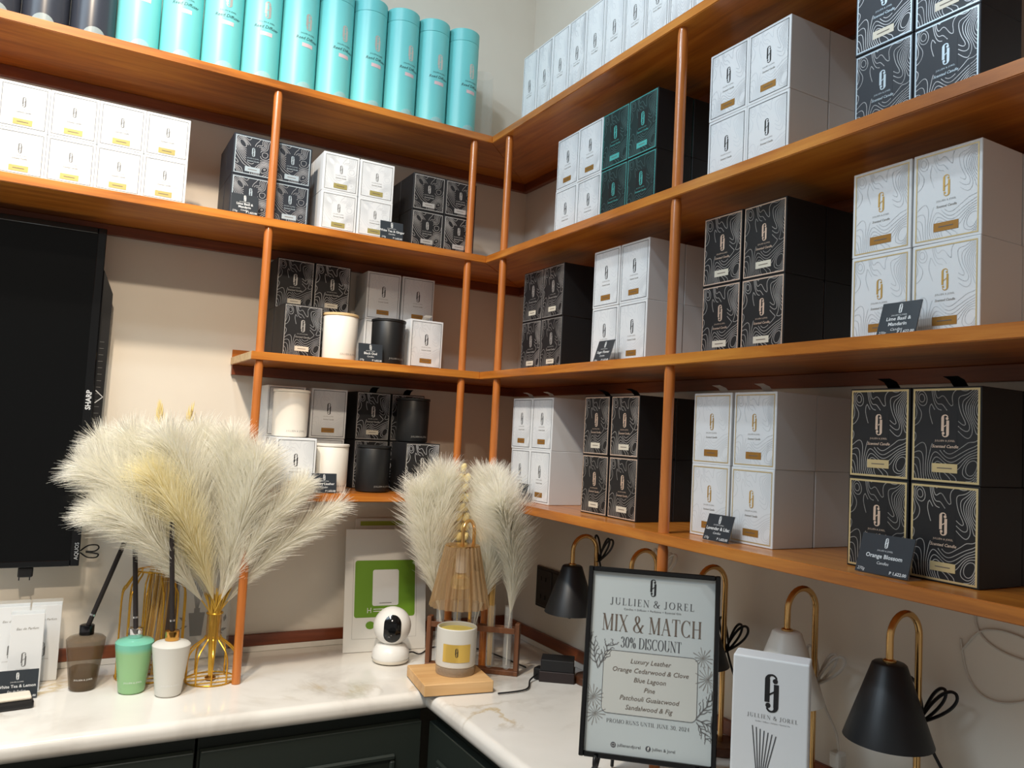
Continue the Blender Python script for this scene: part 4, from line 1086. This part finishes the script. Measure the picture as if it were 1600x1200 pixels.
# ------------------------------------------------------------------ security camera
sc = empty('security_camera', 'white indoor security camera with black oval face on the counter', 'camera', (-0.394, -0.180, CT), -0.36)
lathe_obj('base', [(0.030, 0), (0.0385, 0.003), (0.0425, 0.013), (0.041, 0.026), (0.033, 0.0385), (0.022, 0.0435)], 'white_plastic', sc, 40)
lathe_obj('base_band', [(0.0305, 0.0002), (0.0392, 0.0030), (0.0423, 0.0088), (0.0423, 0.0100)], 'cream_card', sc, 40, cap0=False, cap1=False)
bm = bmesh.new(); bmesh.ops.create_uvsphere(bm, u_segments=40, v_segments=24, radius=0.0425)
for v in bm.verts: v.co.z += 0.0800
hd = obj('head', bm, 'white_plastic', sc, 60)
bm = bmesh.new(); n = 48
def stad(i):
    q = i / n * 4
    if q < 1: a = PI * q; return 0.0192 * math.cos(a), 0.0192 * math.sin(a) + 0.0115
    if q < 2: return -0.0192, 0.0115 - 0.023 * (q - 1)
    if q < 3: a = PI + PI * (q - 2); return 0.0192 * math.cos(a), 0.0192 * math.sin(a) - 0.0115
    return 0.0192, -0.0115 + 0.023 * (q - 3)
rings = []
for s in (1.0, 0.75, 0.5, 0.25):
    ring = []
    for i in range(n):
        x, z = stad(i); x *= s; z *= s
        y = -math.sqrt(max(0.0436 ** 2 - x * x - z * z, 0)); ring.append(bm.verts.new((x, y, z + 0.0805)))
    rings.append(ring)
for a, b in zip(rings, rings[1:]):
    for i in range(n): bm.faces.new((a[i], a[(i + 1) % n], b[(i + 1) % n], b[i]))
bm.faces.new(rings[-1])
bmesh.ops.recalc_face_normals(bm, faces=list(bm.faces))
obj('face_plate', bm, 'gloss_black', hd, 60)
bm = bmesh.new(); add_lathe(bm, [(0.0085, 0), (0.0085, 0.001), (0.006, 0.0015)], 20); bm.transform(Matrix.Rotation(PI / 2, 4, 'X')); bm.transform(Matrix.Translation((0, -0.0432, 0.078)))
obj('lens', bm, 'screen', hd, 40)
cord = tube_obj('camera_cable', spline([(-0.352, -0.163, CT + 0.010), (-0.335, -0.165, CT + 0.012), (-0.31, -0.155, CT + 0.003), (-0.25, -0.11, CT + 0.0025), (-0.16, -0.16, CT + 0.0025), (-0.125, -0.33, CT + 0.0025)], 8), 0.0017, 'cord_black', None, 6)
tag(cord, 'thin black cable running from the camera behind the wooden rack', 'cable')

# ------------------------------------------------------------------ candle warmer lamp in the corner and its candle
lw = empty('candle_warmer_lamp', 'candle warmer lamp with ribbed amber shade on a pine block', 'lamp', (-0.3372, -0.3737, CT), -0.135)
bm = bmesh.new(); add_box(bm, -0.0730, 0.0730, -0.070, 0.070, 0.0013, 0.0245, 0.0015); obj('base', bm, 'pine', lw)
bm = bmesh.new(); add_box(bm, -0.0720, 0.0720, -0.0690, 0.0690, 0.0, 0.0012); obj('felt_pad', bm, 'grey_ink', lw)
SX, SY = 0.020, 0.020    # shade axis in lamp space
PXo, PYo = 0.052, 0.040     # pole
zt = 0.3365
bm = bmesh.new()
path = [(PXo, PYo, 0.0246), (PXo, PYo, zt - 0.022)]
for i in range(1, 12):
    a = PI * i / 12; c = ((SX + PXo) / 2, (SY + PYo) / 2); hx, hy = (PXo - SX) / 2, (PYo - SY) / 2
    path.append((c[0] + hx * math.cos(a), c[1] + hy * math.cos(a), zt - 0.022 + 0.022 * math.sin(a)))
path += [(SX, SY, zt - 0.022), (SX, SY, 0.288)]
add_tube(bm, path, 0.0040, 12); obj('pole', bm, 'rose_brass', lw, 50)
bm = bmesh.new(); seg = 96
def shade_r(z, i): 
    t = (z - 0.158) / 0.127; return (0.0625 + (0.0360 - 0.0625) * t) * (1 + (0.045 if i % 4 in (0, 1) else -0.025))
rings = [[bm.verts.new((SX + shade_r(z, i) * math.cos(2 * PI * i / seg), SY + shade_r(z, i) * math.sin(2 * PI * i / seg), z)) for i in range(seg)] for z in (0.158, 0.20, 0.245, 0.285)]
for a, b in zip(rings, rings[1:]):
    for i in range(seg): bm.faces.new((a[i], a[(i + 1) % seg], b[(i + 1) % seg], b[i]))
obj('lamp_shade', bm, 'amber_shade', lw, 20)
lathe_obj('shade_cap', [(0.0362, 0.2835), (0.0362, 0.2865), (0.012, 0.2885)], 'rose_brass', lw, 32, center=(SX, SY, 0))
lathe_obj('bulb', [(0.010, 0.225), (0.019, 0.218), (0.022, 0.205), (0.020, 0.196), (0.010, 0.192)], 'bulb', lw, 24, center=(SX, SY, 0))
lathe_obj('bulb_socket', [(0.012, 0.228), (0.013, 0.270), (0.010, 0.283)], 'white_metal', lw, 24, center=(SX, SY, 0))
sw = lathe_obj('dimmer_knob', [(0.010, 0), (0.012, 0.002), (0.012, 0.008), (0.010, 0.010)], 'black_plastic', lw, 20); sw.location = (PXo + 0.008, PYo + 0.001, 0.237); sw.rotation_euler = (0, PI / 2, 0)

cj = empty('candle', 'white glass candle with gold label on the pine lamp base', 'candle', (-0.3250, -0.3740, CT + 0.0248), -0.42)
lathe_obj('glass_foot', [(0.0395, 0), (0.041, 0.002), (0.0415, 0.0165)], 'thick_glass', cj, 40)
lathe_obj('glass_body', [(0.0400, 0.0168), (0.0418, 0.019), (0.0420, 0.094), (0.0405, 0.0955), (0.0385, 0.094), (0.0385, 0.086)], 'frost', cj, 40, cap1=False)
lathe_obj('wax', [(0.0384, 0.086), (0.036, 0.0875), (0.020, 0.0865), (0.006, 0.0862)], 'wax', cj, 32)
bm = bmesh.new()
n = 16
for i in range(n):
    a0, a1 = -0.72 + 1.44 * i / n, -0.72 + 1.44 * (i + 1) / n; rr = 0.0424
    vs = [bm.verts.new((rr * math.sin(a), -rr * math.cos(a), z)) for a, z in ((a0, 0.030), (a1, 0.030), (a1, 0.066), (a0, 0.066))]; bm.faces.new(vs)
lb = obj('gold_label', bm, mat('gold_label', (226, 190, 96), 0.28, 0.45), cj, 40)
bm = emblem_bm(0.018, 0, 0.050, 1.2)
for v in bm.verts: rr = 0.0427; a = v.co.x / rr; v.co.x, v.co.y = rr * math.sin(a), -rr * math.cos(a)
obj('emblem', bm, 'ink', lb)

# ------------------------------------------------------------------ wooden rack with glass tubes
RK = Vector((-0.2495, -0.3024, CT)); RZ = -0.684
rk = empty('test_tube_rack', 'walnut rack holding glass tubes of dried stems behind the lamp', 'vase', RK, RZ)
hw = 0.105
box_obj('base', -hw, hw, -0.0115, 0.0115, 0, 0.010, 'walnut', rk, 0.001)
box_obj('upright', -hw, -hw + 0.010, -0.0110, 0.0110, 0.0102, 0.112, 'walnut', rk, 0.0008)
box_obj('upright', hw - 0.010, hw, -0.0110, 0.0110, 0.0102, 0.112, 'walnut', rk, 0.0008)
bm = bmesh.new()
add_box(bm, -hw + 0.0102, hw - 0.0102, -0.0118, -0.0094, 0.090, 0.102, 0.0006); add_box(bm, -hw + 0.0102, hw - 0.0102, 0.0094, 0.0118, 0.090, 0.102, 0.0006)
TU = [-0.078, -0.039, 0.0, 0.039, 0.078]
obj('top_bar', bm, 'walnut', rk)
Rz = Matrix.Rotation(RZ, 3, 'Z')
def rackp(u, z, v=0.0): return RK + Rz @ Vector((u, v, 0)) + Vector((0, 0, z))
TW = ('leftmost', 'second from left', 'middle', 'second from right', 'rightmost')
for i, u in enumerate(TU):
    bm = bmesh.new(); add_lathe(bm, [(0.004, 0), (0.0075, 0.003), (0.0090, 0.010), (0.0090, 0.135), (0.0098, 0.137)], 24, True, False)
    o = obj('glass_tube', bm, 'glass', None, 50); o.location = rackp(u, 0.0104)
    tag(o, f'{TW[i]} clear glass tube in the walnut rack', 'vase', 'glass tubes in the rack')
bm = bmesh.new(); rnd = random.Random(9)
for i in range(26):
    a = rnd.uniform(0, 2 * PI); q = 0.008 * math.sqrt(rnd.random())
    add_tube(bm, [rackp(0.039 + q * math.cos(a) * 0.5, 0.016, q * math.sin(a) * 0.5), rackp(0.036 + q * math.cos(a), 0.24 + rnd.uniform(-0.02, 0.02), q * math.sin(a))], 0.0010, 5)
tag(obj('dry_reeds', bm, 'reed', None, 50), 'bundle of yellow dry reeds in a glass tube of the rack', 'dried reeds', kind='stuff')
GR = 'pampas stems in the walnut rack'
def rp(i, dv, ctrl, tip, label, seed, **kw):
    pampas(rackp(TU[i] + dv, 0.10), ctrl, tip, label, GR, seed, stem='plume', stem_from=rackp(TU[i], 0.02), start=0.10, **kw)
rp(0, 0.0, (-0.335, -0.268, 1.13), (-0.340, -0.292, 1.268), 'tall pampas plume left of the corner lamp', 51, n=6000)
rp(0, 0.003, (-0.342, -0.278, 1.09), (-0.388, -0.288, 1.248), 'pampas plume bending left toward the black box', 52, n=4200, slen=0.125)
rp(2, 0.0, (-0.240, -0.320, 1.13), (-0.250, -0.330, 1.262), 'pampas plume right of the seed pods', 53, spread=0.85)
rp(2, 0.003, (-0.228, -0.345, 1.12), (-0.252, -0.378, 1.258), 'pampas plume between the two right plumes', 55)
rp(4, 0.0, (-0.185, -0.375, 1.11), (-0.264, -0.436, 1.240), 'rightmost pampas plume by the white boxes', 54, n=6000)
sp_ = empty('seed_pod_stem', 'stem of pale yellow dried seed pods above the lamp', 'dried flower', (0, 0, 0))
P = bez(rackp(-0.039, 0.02), (-0.285, -0.290, 1.10), (-0.291, -0.300, 1.322), 20); tube_obj('stem', P, 0.0013, 'gold_stem', sp_, 6)
rnd = random.Random(5)
for i in range(34):
    t = 0.52 + 0.48 * i / 33
    p = P[min(20, int(t * 20))]
    a = 2.4 * i; rr = 0.011 - 0.004 * i / 33
    bm = bmesh.new(); bmesh.ops.create_icosphere(bm, subdivisions=2, radius=1.0)
    bm.transform(Matrix.Translation(p + Vector((rr * math.cos(a), rr * math.sin(a), 0.006))) @ Euler((0.4 * math.sin(a), 0.4 * math.cos(a), a)).to_matrix().to_4x4() @ Matrix.Diagonal((0.0080, 0.0062, 0.0112, 1)))
    obj('seed_pod', bm, 'bud', sp_, 60)

# ------------------------------------------------------------------ right counter
pl = empty('wall_socket', 'dark brown double wall plate beside the black lamp', 'socket', (-0.0005, -0.2425, 1.030), -PI / 2)
bm = bmesh.new(); add_box(bm, -0.078, 0.078, -0.006, 0, -0.050, 0.050, 0.0015); obj('plate', bm, 'plate', pl)
for u in (-0.039, 0.039):
    bm = bmesh.new(); add_box(bm, u - 0.034, u + 0.034, -0.0085, -0.0058, -0.044, 0.044, 0.0012); md = obj('module', bm, 'plate', pl)
    bm = bmesh.new()
    for k in (-0.022, 0.022): add_box(bm, u - 0.012, u - 0.009, -0.0095, -0.0084, k - 0.005, k + 0.005); add_box(bm, u + 0.009, u + 0.012, -0.0095, -0.0084, k - 0.005, k + 0.005)
    obj('slot', bm, 'gloss_black', md)

bx = empty('storage_box', 'low dark brown box lying on the counter beside the sign', 'box', (-0.1300, -0.478, CT), -0.625 )
bm = bmesh.new(); add_box(bm, -0.030, 0.046, 0, 0.055, 0, 0.022, 0.001); obj('tray', bm, 'brown_box', bx)
bm = bmesh.new(); add_box(bm, -0.0275, 0.0440, 0.002, 0.053, 0.0222, 0.046, 0.001); obj('lid', bm, 'black_card', bx)
bx.location = (-0.1226, -0.4396, CT)

def adapter_plug(loc, label):
    r = empty('power_plug', label, 'plug', loc, 0.5)
    bm = bmesh.new(); add_box(bm, -0.012, 0.012, -0.010, 0.010, 0, 0.026, 0.004, 2); obj('body', bm, 'black_plastic', r)
    bm = bmesh.new(); add_tube(bm, spline([(-0.012, 0, 0.012), (-0.04, 0.0, 0.006), (-0.09, -0.02, 0.003), (-0.15, 0.01, 0.003)], 6), 0.0018, 6); obj('cord', bm, 'cord_black', r, 50)
    return r
adapter_plug((-0.135, -0.405, CT), 'black plug with cord on the counter left of the brown box')

def cord_loops(r, m, z, s=1.0, seed=1, parent=None):
    """a cord folded in loops and tied to the pole, with its plug hanging"""
    rr = random.Random(seed)
    bm = bmesh.new()
    for k, (a, ln, wd) in enumerate(((0.80, 0.070, 0.026), (1.02, 0.060, 0.020), (1.95, 0.056, 0.020))):
        ca, sa = math.cos(a), math.sin(a)
        pts = []
        for i in range(13):
            t = 2 * PI * i / 12 - PI / 2
            u = wd * 0.5 * math.cos(t) * (0.35 + 0.65 * (math.sin(t) + 1) / 2); v = ln * (math.sin(t) + 1) / 2
            pts.append((0.006 + 0.003 * k, -(v * ca - u * sa), z + v * sa + u * ca))
        add_tube(bm, spline(pts, 3), 0.0022, 6)
    return bm

def arch_lamp(y, shade_m, cord_m, label, seed, xs=-0.106, xp=-0.044, cz=0.170):
    r = empty('table_lamp', label, 'lamp', (xp, y, CT), 0, 'arched brass lamps on the right counter')
    L = xs - xp; H = 0.316; rad = -L / 2
    lathe_obj('base', [(0.033, 0), (0.0345, 0.002), (0.0345, 0.014), (0.033, 0.016)], 'dark_base', r, 36)
    path = [(0, 0, 0.0162), (0, 0, H - rad)] + [(L / 2 + rad * math.cos(PI * i / 14), 0, H - rad + rad * math.sin(PI * i / 14)) for i in range(1, 14)] + [(L, 0, H - rad), (L, 0, 0.256)]
    bm = bmesh.new(); add_tube(bm, path, 0.0046, 14); obj('pole', bm, 'rose_brass', r, 50)
    bm = bmesh.new(); add_lathe(bm, [(0.0555, 0.155), (0.0215, 0.2525), (0.019, 0.2545), (0.007, 0.2550)], 48, False, True, (L, 0, 0))
    add_lathe(bm, [(0.0545, 0.155), (0.0205, 0.2515)], 48, False, False, (L, 0, 0)); 
    obj('lamp_shade', bm, shade_m, r, 40)
    lathe_obj('collar', [(0.0085, 0.2552), (0.0085, 0.2575), (0.006, 0.2590)], 'rose_brass', r, 24, center=(L, 0, 0))
    lathe_obj('bulb', [(0.006, 0.147), (0.020, 0.149), (0.024, 0.158), (0.018, 0.175), (0.012, 0.19), (0.012, 0.215)], 'gunmetal', r, 28, center=(L, 0, 0))
    cd = obj('cord', cord_loops(r, cord_m, cz, 1, seed), cord_m, r, 50)
    bm = bmesh.new(); add_tube(bm, spline([(0.008, -0.002, cz - 0.002), (0.008, -0.016, cz - 0.032), (0.008, -0.036, cz - 0.062), (0.006, -0.043, cz - 0.086)], 5), 0.0022, 6)
    obj('cord_tail', bm, cord_m, cd, 50)
    bm = bmesh.new(); add_box(bm, -0.006, 0.014, -0.053, -0.034, cz - 0.110, cz - 0.085, 0.005, 2)
    for px_ in (-0.001, 0.008): add_tube(bm, [(px_, -0.046, cz - 0.108), (px_, -0.050, cz - 0.127)], 0.0016, 6)
    pg = obj('plug', bm, cord_m, cd)
    bm = bmesh.new(); add_tube(bm, ring_pts(0.0062, 0.0, 16), 0.0010, 5, True); o = obj('cable_tie', bm, cord_m, cd, 50); o.location = (0.003, 0, cz - 0.001)
    return r
arch_lamp(-0.470, 'black_metal', 'cord_black', 'black cone lamp with brass arch left of the framed sign', 1, cz=0.262)
arch_lamp(-0.672, 'white_metal', 'cord_white', 'brass arched lamp with pale cord, mostly hidden behind the framed sign', 2, cz=0.262)
arch_lamp(-0.858, 'black_metal', 'cord_black', 'black lamp with looped cord peeking out right of the framed sign', 3)
arch_lamp(-1.050, 'white_metal', 'cord_white', 'white cone lamp behind the white diffuser box', 4)
arch_lamp(-1.220, 'black_metal', 'cord_black', 'black cone lamp right of the white diffuser box, nearest the right edge', 5)

# framed sign on an easel
FW, FH = 0.202, 0.281
pA = Vector((-0.3560, -0.8790, 0)); pB = Vector((-0.2030, -1.0105, 0))
mid = (pA + pB) / 2; ang = math.atan2(pB.y - pA.y, pB.x - pA.x)
sg = empty('framed_sign', 'black framed promotion sign reading MIX and MATCH, 30% DISCOUNT', 'sign', (mid.x, mid.y, 0.928), ang)
Rm = Matrix.Rotation(math.radians(-8), 4, 'X')
t = 0.0075
bm = bmesh.new()
for a in ((-FW / 2, -FW / 2 + t, 0, FH), (FW / 2 - t, FW / 2, 0, FH), (-FW / 2 + t, FW / 2 - t, 0, t), (-FW / 2 + t, FW / 2 - t, FH - t, FH)):
    add_box(bm, a[0], a[1], -0.010, 0.006, a[2], a[3], 0.0012)
bm.transform(Rm); obj('frame', bm, 'gloss_black', sg)
bm = bmesh.new(); add_box(bm, -FW / 2 + t, FW / 2 - t, -0.004, 0.004, t, FH - t); bm.transform(Rm); obj('sheet', bm, 'frame_paper', sg)
def flat(name, bm, m, y=-0.0044):
    for v in bm.verts: v.co.y = y
    face_front(bm); bm.transform(Rm); return obj(name, bm, m, sg)
flat('emblem', emblem_bm(0.026, 0, FH - 0.0265, 1.2), 'ink')
bm = bmesh.new(); add_roman(bm, 'JULLIEN & JOREL', 0.0105, 0, FH - 0.0560, 0, 0.22); flat('shop_name', bm, 'slate_ink')
bm = bmesh.new(); add_text(bm, 'Candles + Diffuser + Perfumes + Essential Oils', 0.0042, 0, FH - 0.0630, space=1.08); flat('tag_line', bm, 'slate_ink')
bm = bmesh.new(); add_roman(bm, 'MIX & MATCH', 0.0250, 0, FH - 0.0955, 0, 0.07, 0, 0.70); flat('headline', bm, 'taupe_ink')
bm = bmesh.new(); add_roman(bm, '30% DISCOUNT', 0.0160, 0, FH - 0.1190, 0, 0.04, 0, 0.64); flat('discount_line', bm, 'slate_ink')
bm = bmesh.new(); rrect(bm, -0.071, 0.071, 0.065, 0.1565, 0.009); flat('list_panel', bm, 'list_paper', -0.0043)
bm = bmesh.new()
pts = []
for cx, cz, a0 in ((0.062, 0.074, -90), (0.062, 0.1475, 0), (-0.062, 0.1475, 90), (-0.062, 0.074, 180)):
    for i in range(7): a = math.radians(a0 + 15 * i); pts.append((cx + 0.009 * math.cos(a), cz + 0.009 * math.sin(a)))
pts.append(pts[0]); ribbon(bm, pts, [0.0007] * len(pts)); flat('list_outline', bm, 'slate_ink', -0.0046)
bm = bmesh.new()
for i, s in enumerate(('Luxury Leather', 'Orange Cedarwood & Clove', 'Blue Lagoon', 'Pine', 'Patchouli Guaiacwood', 'Sandalwood & Fig')):
    add_text(bm, s, 0.0098, 0, 0.1400 - i * 0.01345, shear=0.28)
flat('scent_list', bm, 'taupe_ink', -0.0047)
bm = bmesh.new(); add_roman(bm, 'PROMO RUNS UNTIL JUNE 30, 2024', 0.0056, 0, 0.0515, 0, 0.1); flat('date_line', bm, 'slate_ink')
bm = bmesh.new(); disc(bm, -0.050, 0.0205, 0.0040); disc(bm, 0.002, 0.0205, 0.0040); flat('social_mark', bm, 'slate_ink')
bm = bmesh.new(); add_text(bm, 'f', 0.0070, 0.002, 0.0182, bold=0.0003)
ribbon(bm, [(-0.0520, 0.0188), (-0.0480, 0.0188), (-0.0480, 0.0222), (-0.0520, 0.0222), (-0.0520, 0.0188)], [0.0005] * 5); flat('social_glyph', bm, 'poster', -0.0047)
bm = bmesh.new(); add_text(bm, 'jullienandjorel', 0.0062, -0.0440, 0.0188, align='LEFT'); add_text(bm, 'Jullien & Jorel', 0.0062, 0.0080, 0.0188, align='LEFT'); flat('social_name', bm, 'slate_ink')
def sprig(bm, x, z, ang, ln, depth, rr, w):
    dx, dz = math.cos(ang), math.sin(ang); n = 6; P = []
    for i in range(n + 1):
        a2 = ang + 0.25 * rr.uniform(-1, 1) * i / n
        P.append((x + math.cos(a2) * ln * i / n, z + math.sin(a2) * ln * i / n))
    P = [(min(max(px, -FW / 2 + t + 0.001), FW / 2 - t - 0.001), pz) for px, pz in P]
    ribbon(bm, P, [w * (1 - 0.5 * i / n) for i in range(n + 1)])
    if depth:
        for i in range(1, n + 1):
            for sgn in (-1, 1): sprig(bm, P[i][0], P[i][1], ang + sgn * rr.uniform(0.45, 0.7), ln * (0.42 - 0.03 * i), depth - 1, rr, w * 0.8)
rr = random.Random(4)
bm = bmesh.new(); sprig(bm, -0.079, 0.128, 1.95, 0.050, 1, rr, 0.0018); sprig(bm, -0.078, 0.130, 1.20, 0.040, 1, rr, 0.0018); flat('leaf_print', bm, 'grey_ink', -0.0045)
bm = bmesh.new(); sprig(bm, 0.071, 0.072, 0.9, 0.045, 1, rr, 0.0018); sprig(bm, 0.071, 0.070, -0.3, 0.045, 1, rr, 0.0018); sprig(bm, 0.071, 0.066, -0.9, 0.030, 1, rr, 0.0016); flat('leaf_print', bm, 'grey_ink', -0.0045)
for cx, cz, n, l in ((0.078, 0.158, 14, 0.018), (0.086, 0.128, 16, 0.020), (-0.084, 0.086, 16, 0.020), (-0.080, 0.062, 14, 0.018)):
    bm = bmesh.new()
    for i in range(n):
        a = 2 * PI * i / n; q = l * rr.uniform(0.6, 1.0)
        x1 = min(max(cx + q * math.cos(a), -FW / 2 + t + 0.001), FW / 2 - t - 0.001)
        ribbon(bm, [(cx, cz), (x1, cz + q * math.sin(a))], [0.0005, 0.0012])
    flat('flower_print', bm, 'frame_ink', -0.0045)
ez = empty('easel', 'black metal tabletop easel carrying the framed sign', 'easel', (mid.x, mid.y, CT), ang)
for s in (-1, 1):
    bm = bmesh.new()
    add_tube(bm, spline([(s * 0.075, 0.060, 0.003), (s * 0.075, 0.012, 0.024), (s * 0.075, -0.006, 0.038), (s * 0.075, -0.018, 0.0385), (s * 0.075, -0.026, 0.046), (s * 0.075, -0.0225, 0.054), (s * 0.075, -0.0175, 0.050)], 6), 0.0032, 8)
    add_tube(bm, spline([(s * 0.075, -0.006, 0.038), (s * 0.085, -0.030, 0.020), (s * 0.09, -0.045, 0.0034)], 6), 0.0032, 8)
    obj('leg', bm, 'black_metal', ez, 50)
bm = bmesh.new(); add_tube(bm, [(-0.075, 0.012, 0.024), (0.075, 0.012, 0.024)], 0.0028, 8); obj('crossbar', bm, 'black_metal', ez, 50)
bm = bmesh.new()
for s in (-1, 1): add_tube(bm, [(s * 0.075, 0.018, 0.026), (s * 0.045, 0.036, 0.17)], 0.0028, 8); add_tube(bm, [(s * 0.045, 0.036, 0.17), (s * 0.055, 0.085, 0.003)], 0.0028, 8)
add_tube(bm, [(-0.045, 0.036, 0.17), (0.045, 0.036, 0.17)], 0.0028, 8)
obj('back_support', bm, 'black_metal', ez, 50)

# white diffuser box in front
jA = Vector((-0.2701, -1.104, 0)); jB = Vector((-0.2128, -1.182, 0)); ja = math.atan2(jB.y - jA.y, jB.x - jA.x)
jm = (jA + jB) / 2; jw, jh, jd = (jB - jA).length, 0.250, 0.040
jb = empty('reed_diffuser_box', 'tall white diffuser box with a large black monogram beside the sign', 'box', (jm.x, jm.y, CT), ja)
bm = bmesh.new(); add_box(bm, -jw / 2, jw / 2, 0, jd, 0, jh, 0.0025, 3); obj('carton', bm, 'white_card', jb)
bm = emblem_bm(0.0490, 0.002, jh - 0.0435, 1.3)
for v in bm.verts: v.co.y = -0.0004
obj('emblem', bm, 'ink', jb)
bm = bmesh.new(); add_roman(bm, 'JULLIEN & JOREL', 0.0052, 0.004, jh - 0.0775, -0.0004, 0.22); add_text(bm, 'Candles + Diffuser + Perfumes + Essential Oils', 0.0023, 0.004, jh - 0.0825, -0.0004); face_front(bm)
obj('lettering', bm, 'grey_ink', jb)
bm = bmesh.new()
for k in range(7): ribbon(bm, [(-0.0135 + 0.0014 * k, jh - 0.158), (-0.021 + 0.0050 * k, jh - 0.0885 - 0.0015 * k)], [0.0014] * 2, -0.0004)
vs = [bm.verts.new(p) for p in ((-0.024, -0.0004, jh - 0.215), (0.006, -0.0004, jh - 0.215), (0.012, -0.0004, jh - 0.158), (-0.030, -0.0004, jh - 0.158))]; bm.faces.new(vs)
face_front(bm); obj('diffuser_print', bm, 'slate_ink', jb)

o = box_obj('carton', -0.035, 0.035, -0.03, 0.03, 0, 0.105, 'white_card', None, 0.001); o.location = (-0.135, -1.225 - 0.045, CT); o.rotation_euler = (0, 0, 0.3)
tag(o, 'plain white carton under the right black lamp', 'box')

bm = bmesh.new()
add_tube(bm, spline([(-0.002, -1.2520, 1.165), (-0.002, -1.262, 1.120), (-0.002, -1.285, 1.098), (-0.002, -1.322, 1.102), (-0.002, -1.36, 1.13), (-0.002, -1.355, 1.172), (-0.002, -1.32, 1.187), (-0.002, -1.28, 1.182), (-0.002, -1.2535, 1.150)], 8), 0.0014, 6)
add_tube(bm, spline([(-0.002, -1.275, 1.22), (-0.002, -1.272, 1.190), (-0.002, -1.290, 1.168), (-0.002, -1.33, 1.158), (-0.002, -1.40, 1.160)], 8), 0.0014, 6)
o = obj('wall_cable', bm, 'cord_white', None, 50); tag(o, 'thin pale cable looped against the wall under the right shelf end', 'cable')
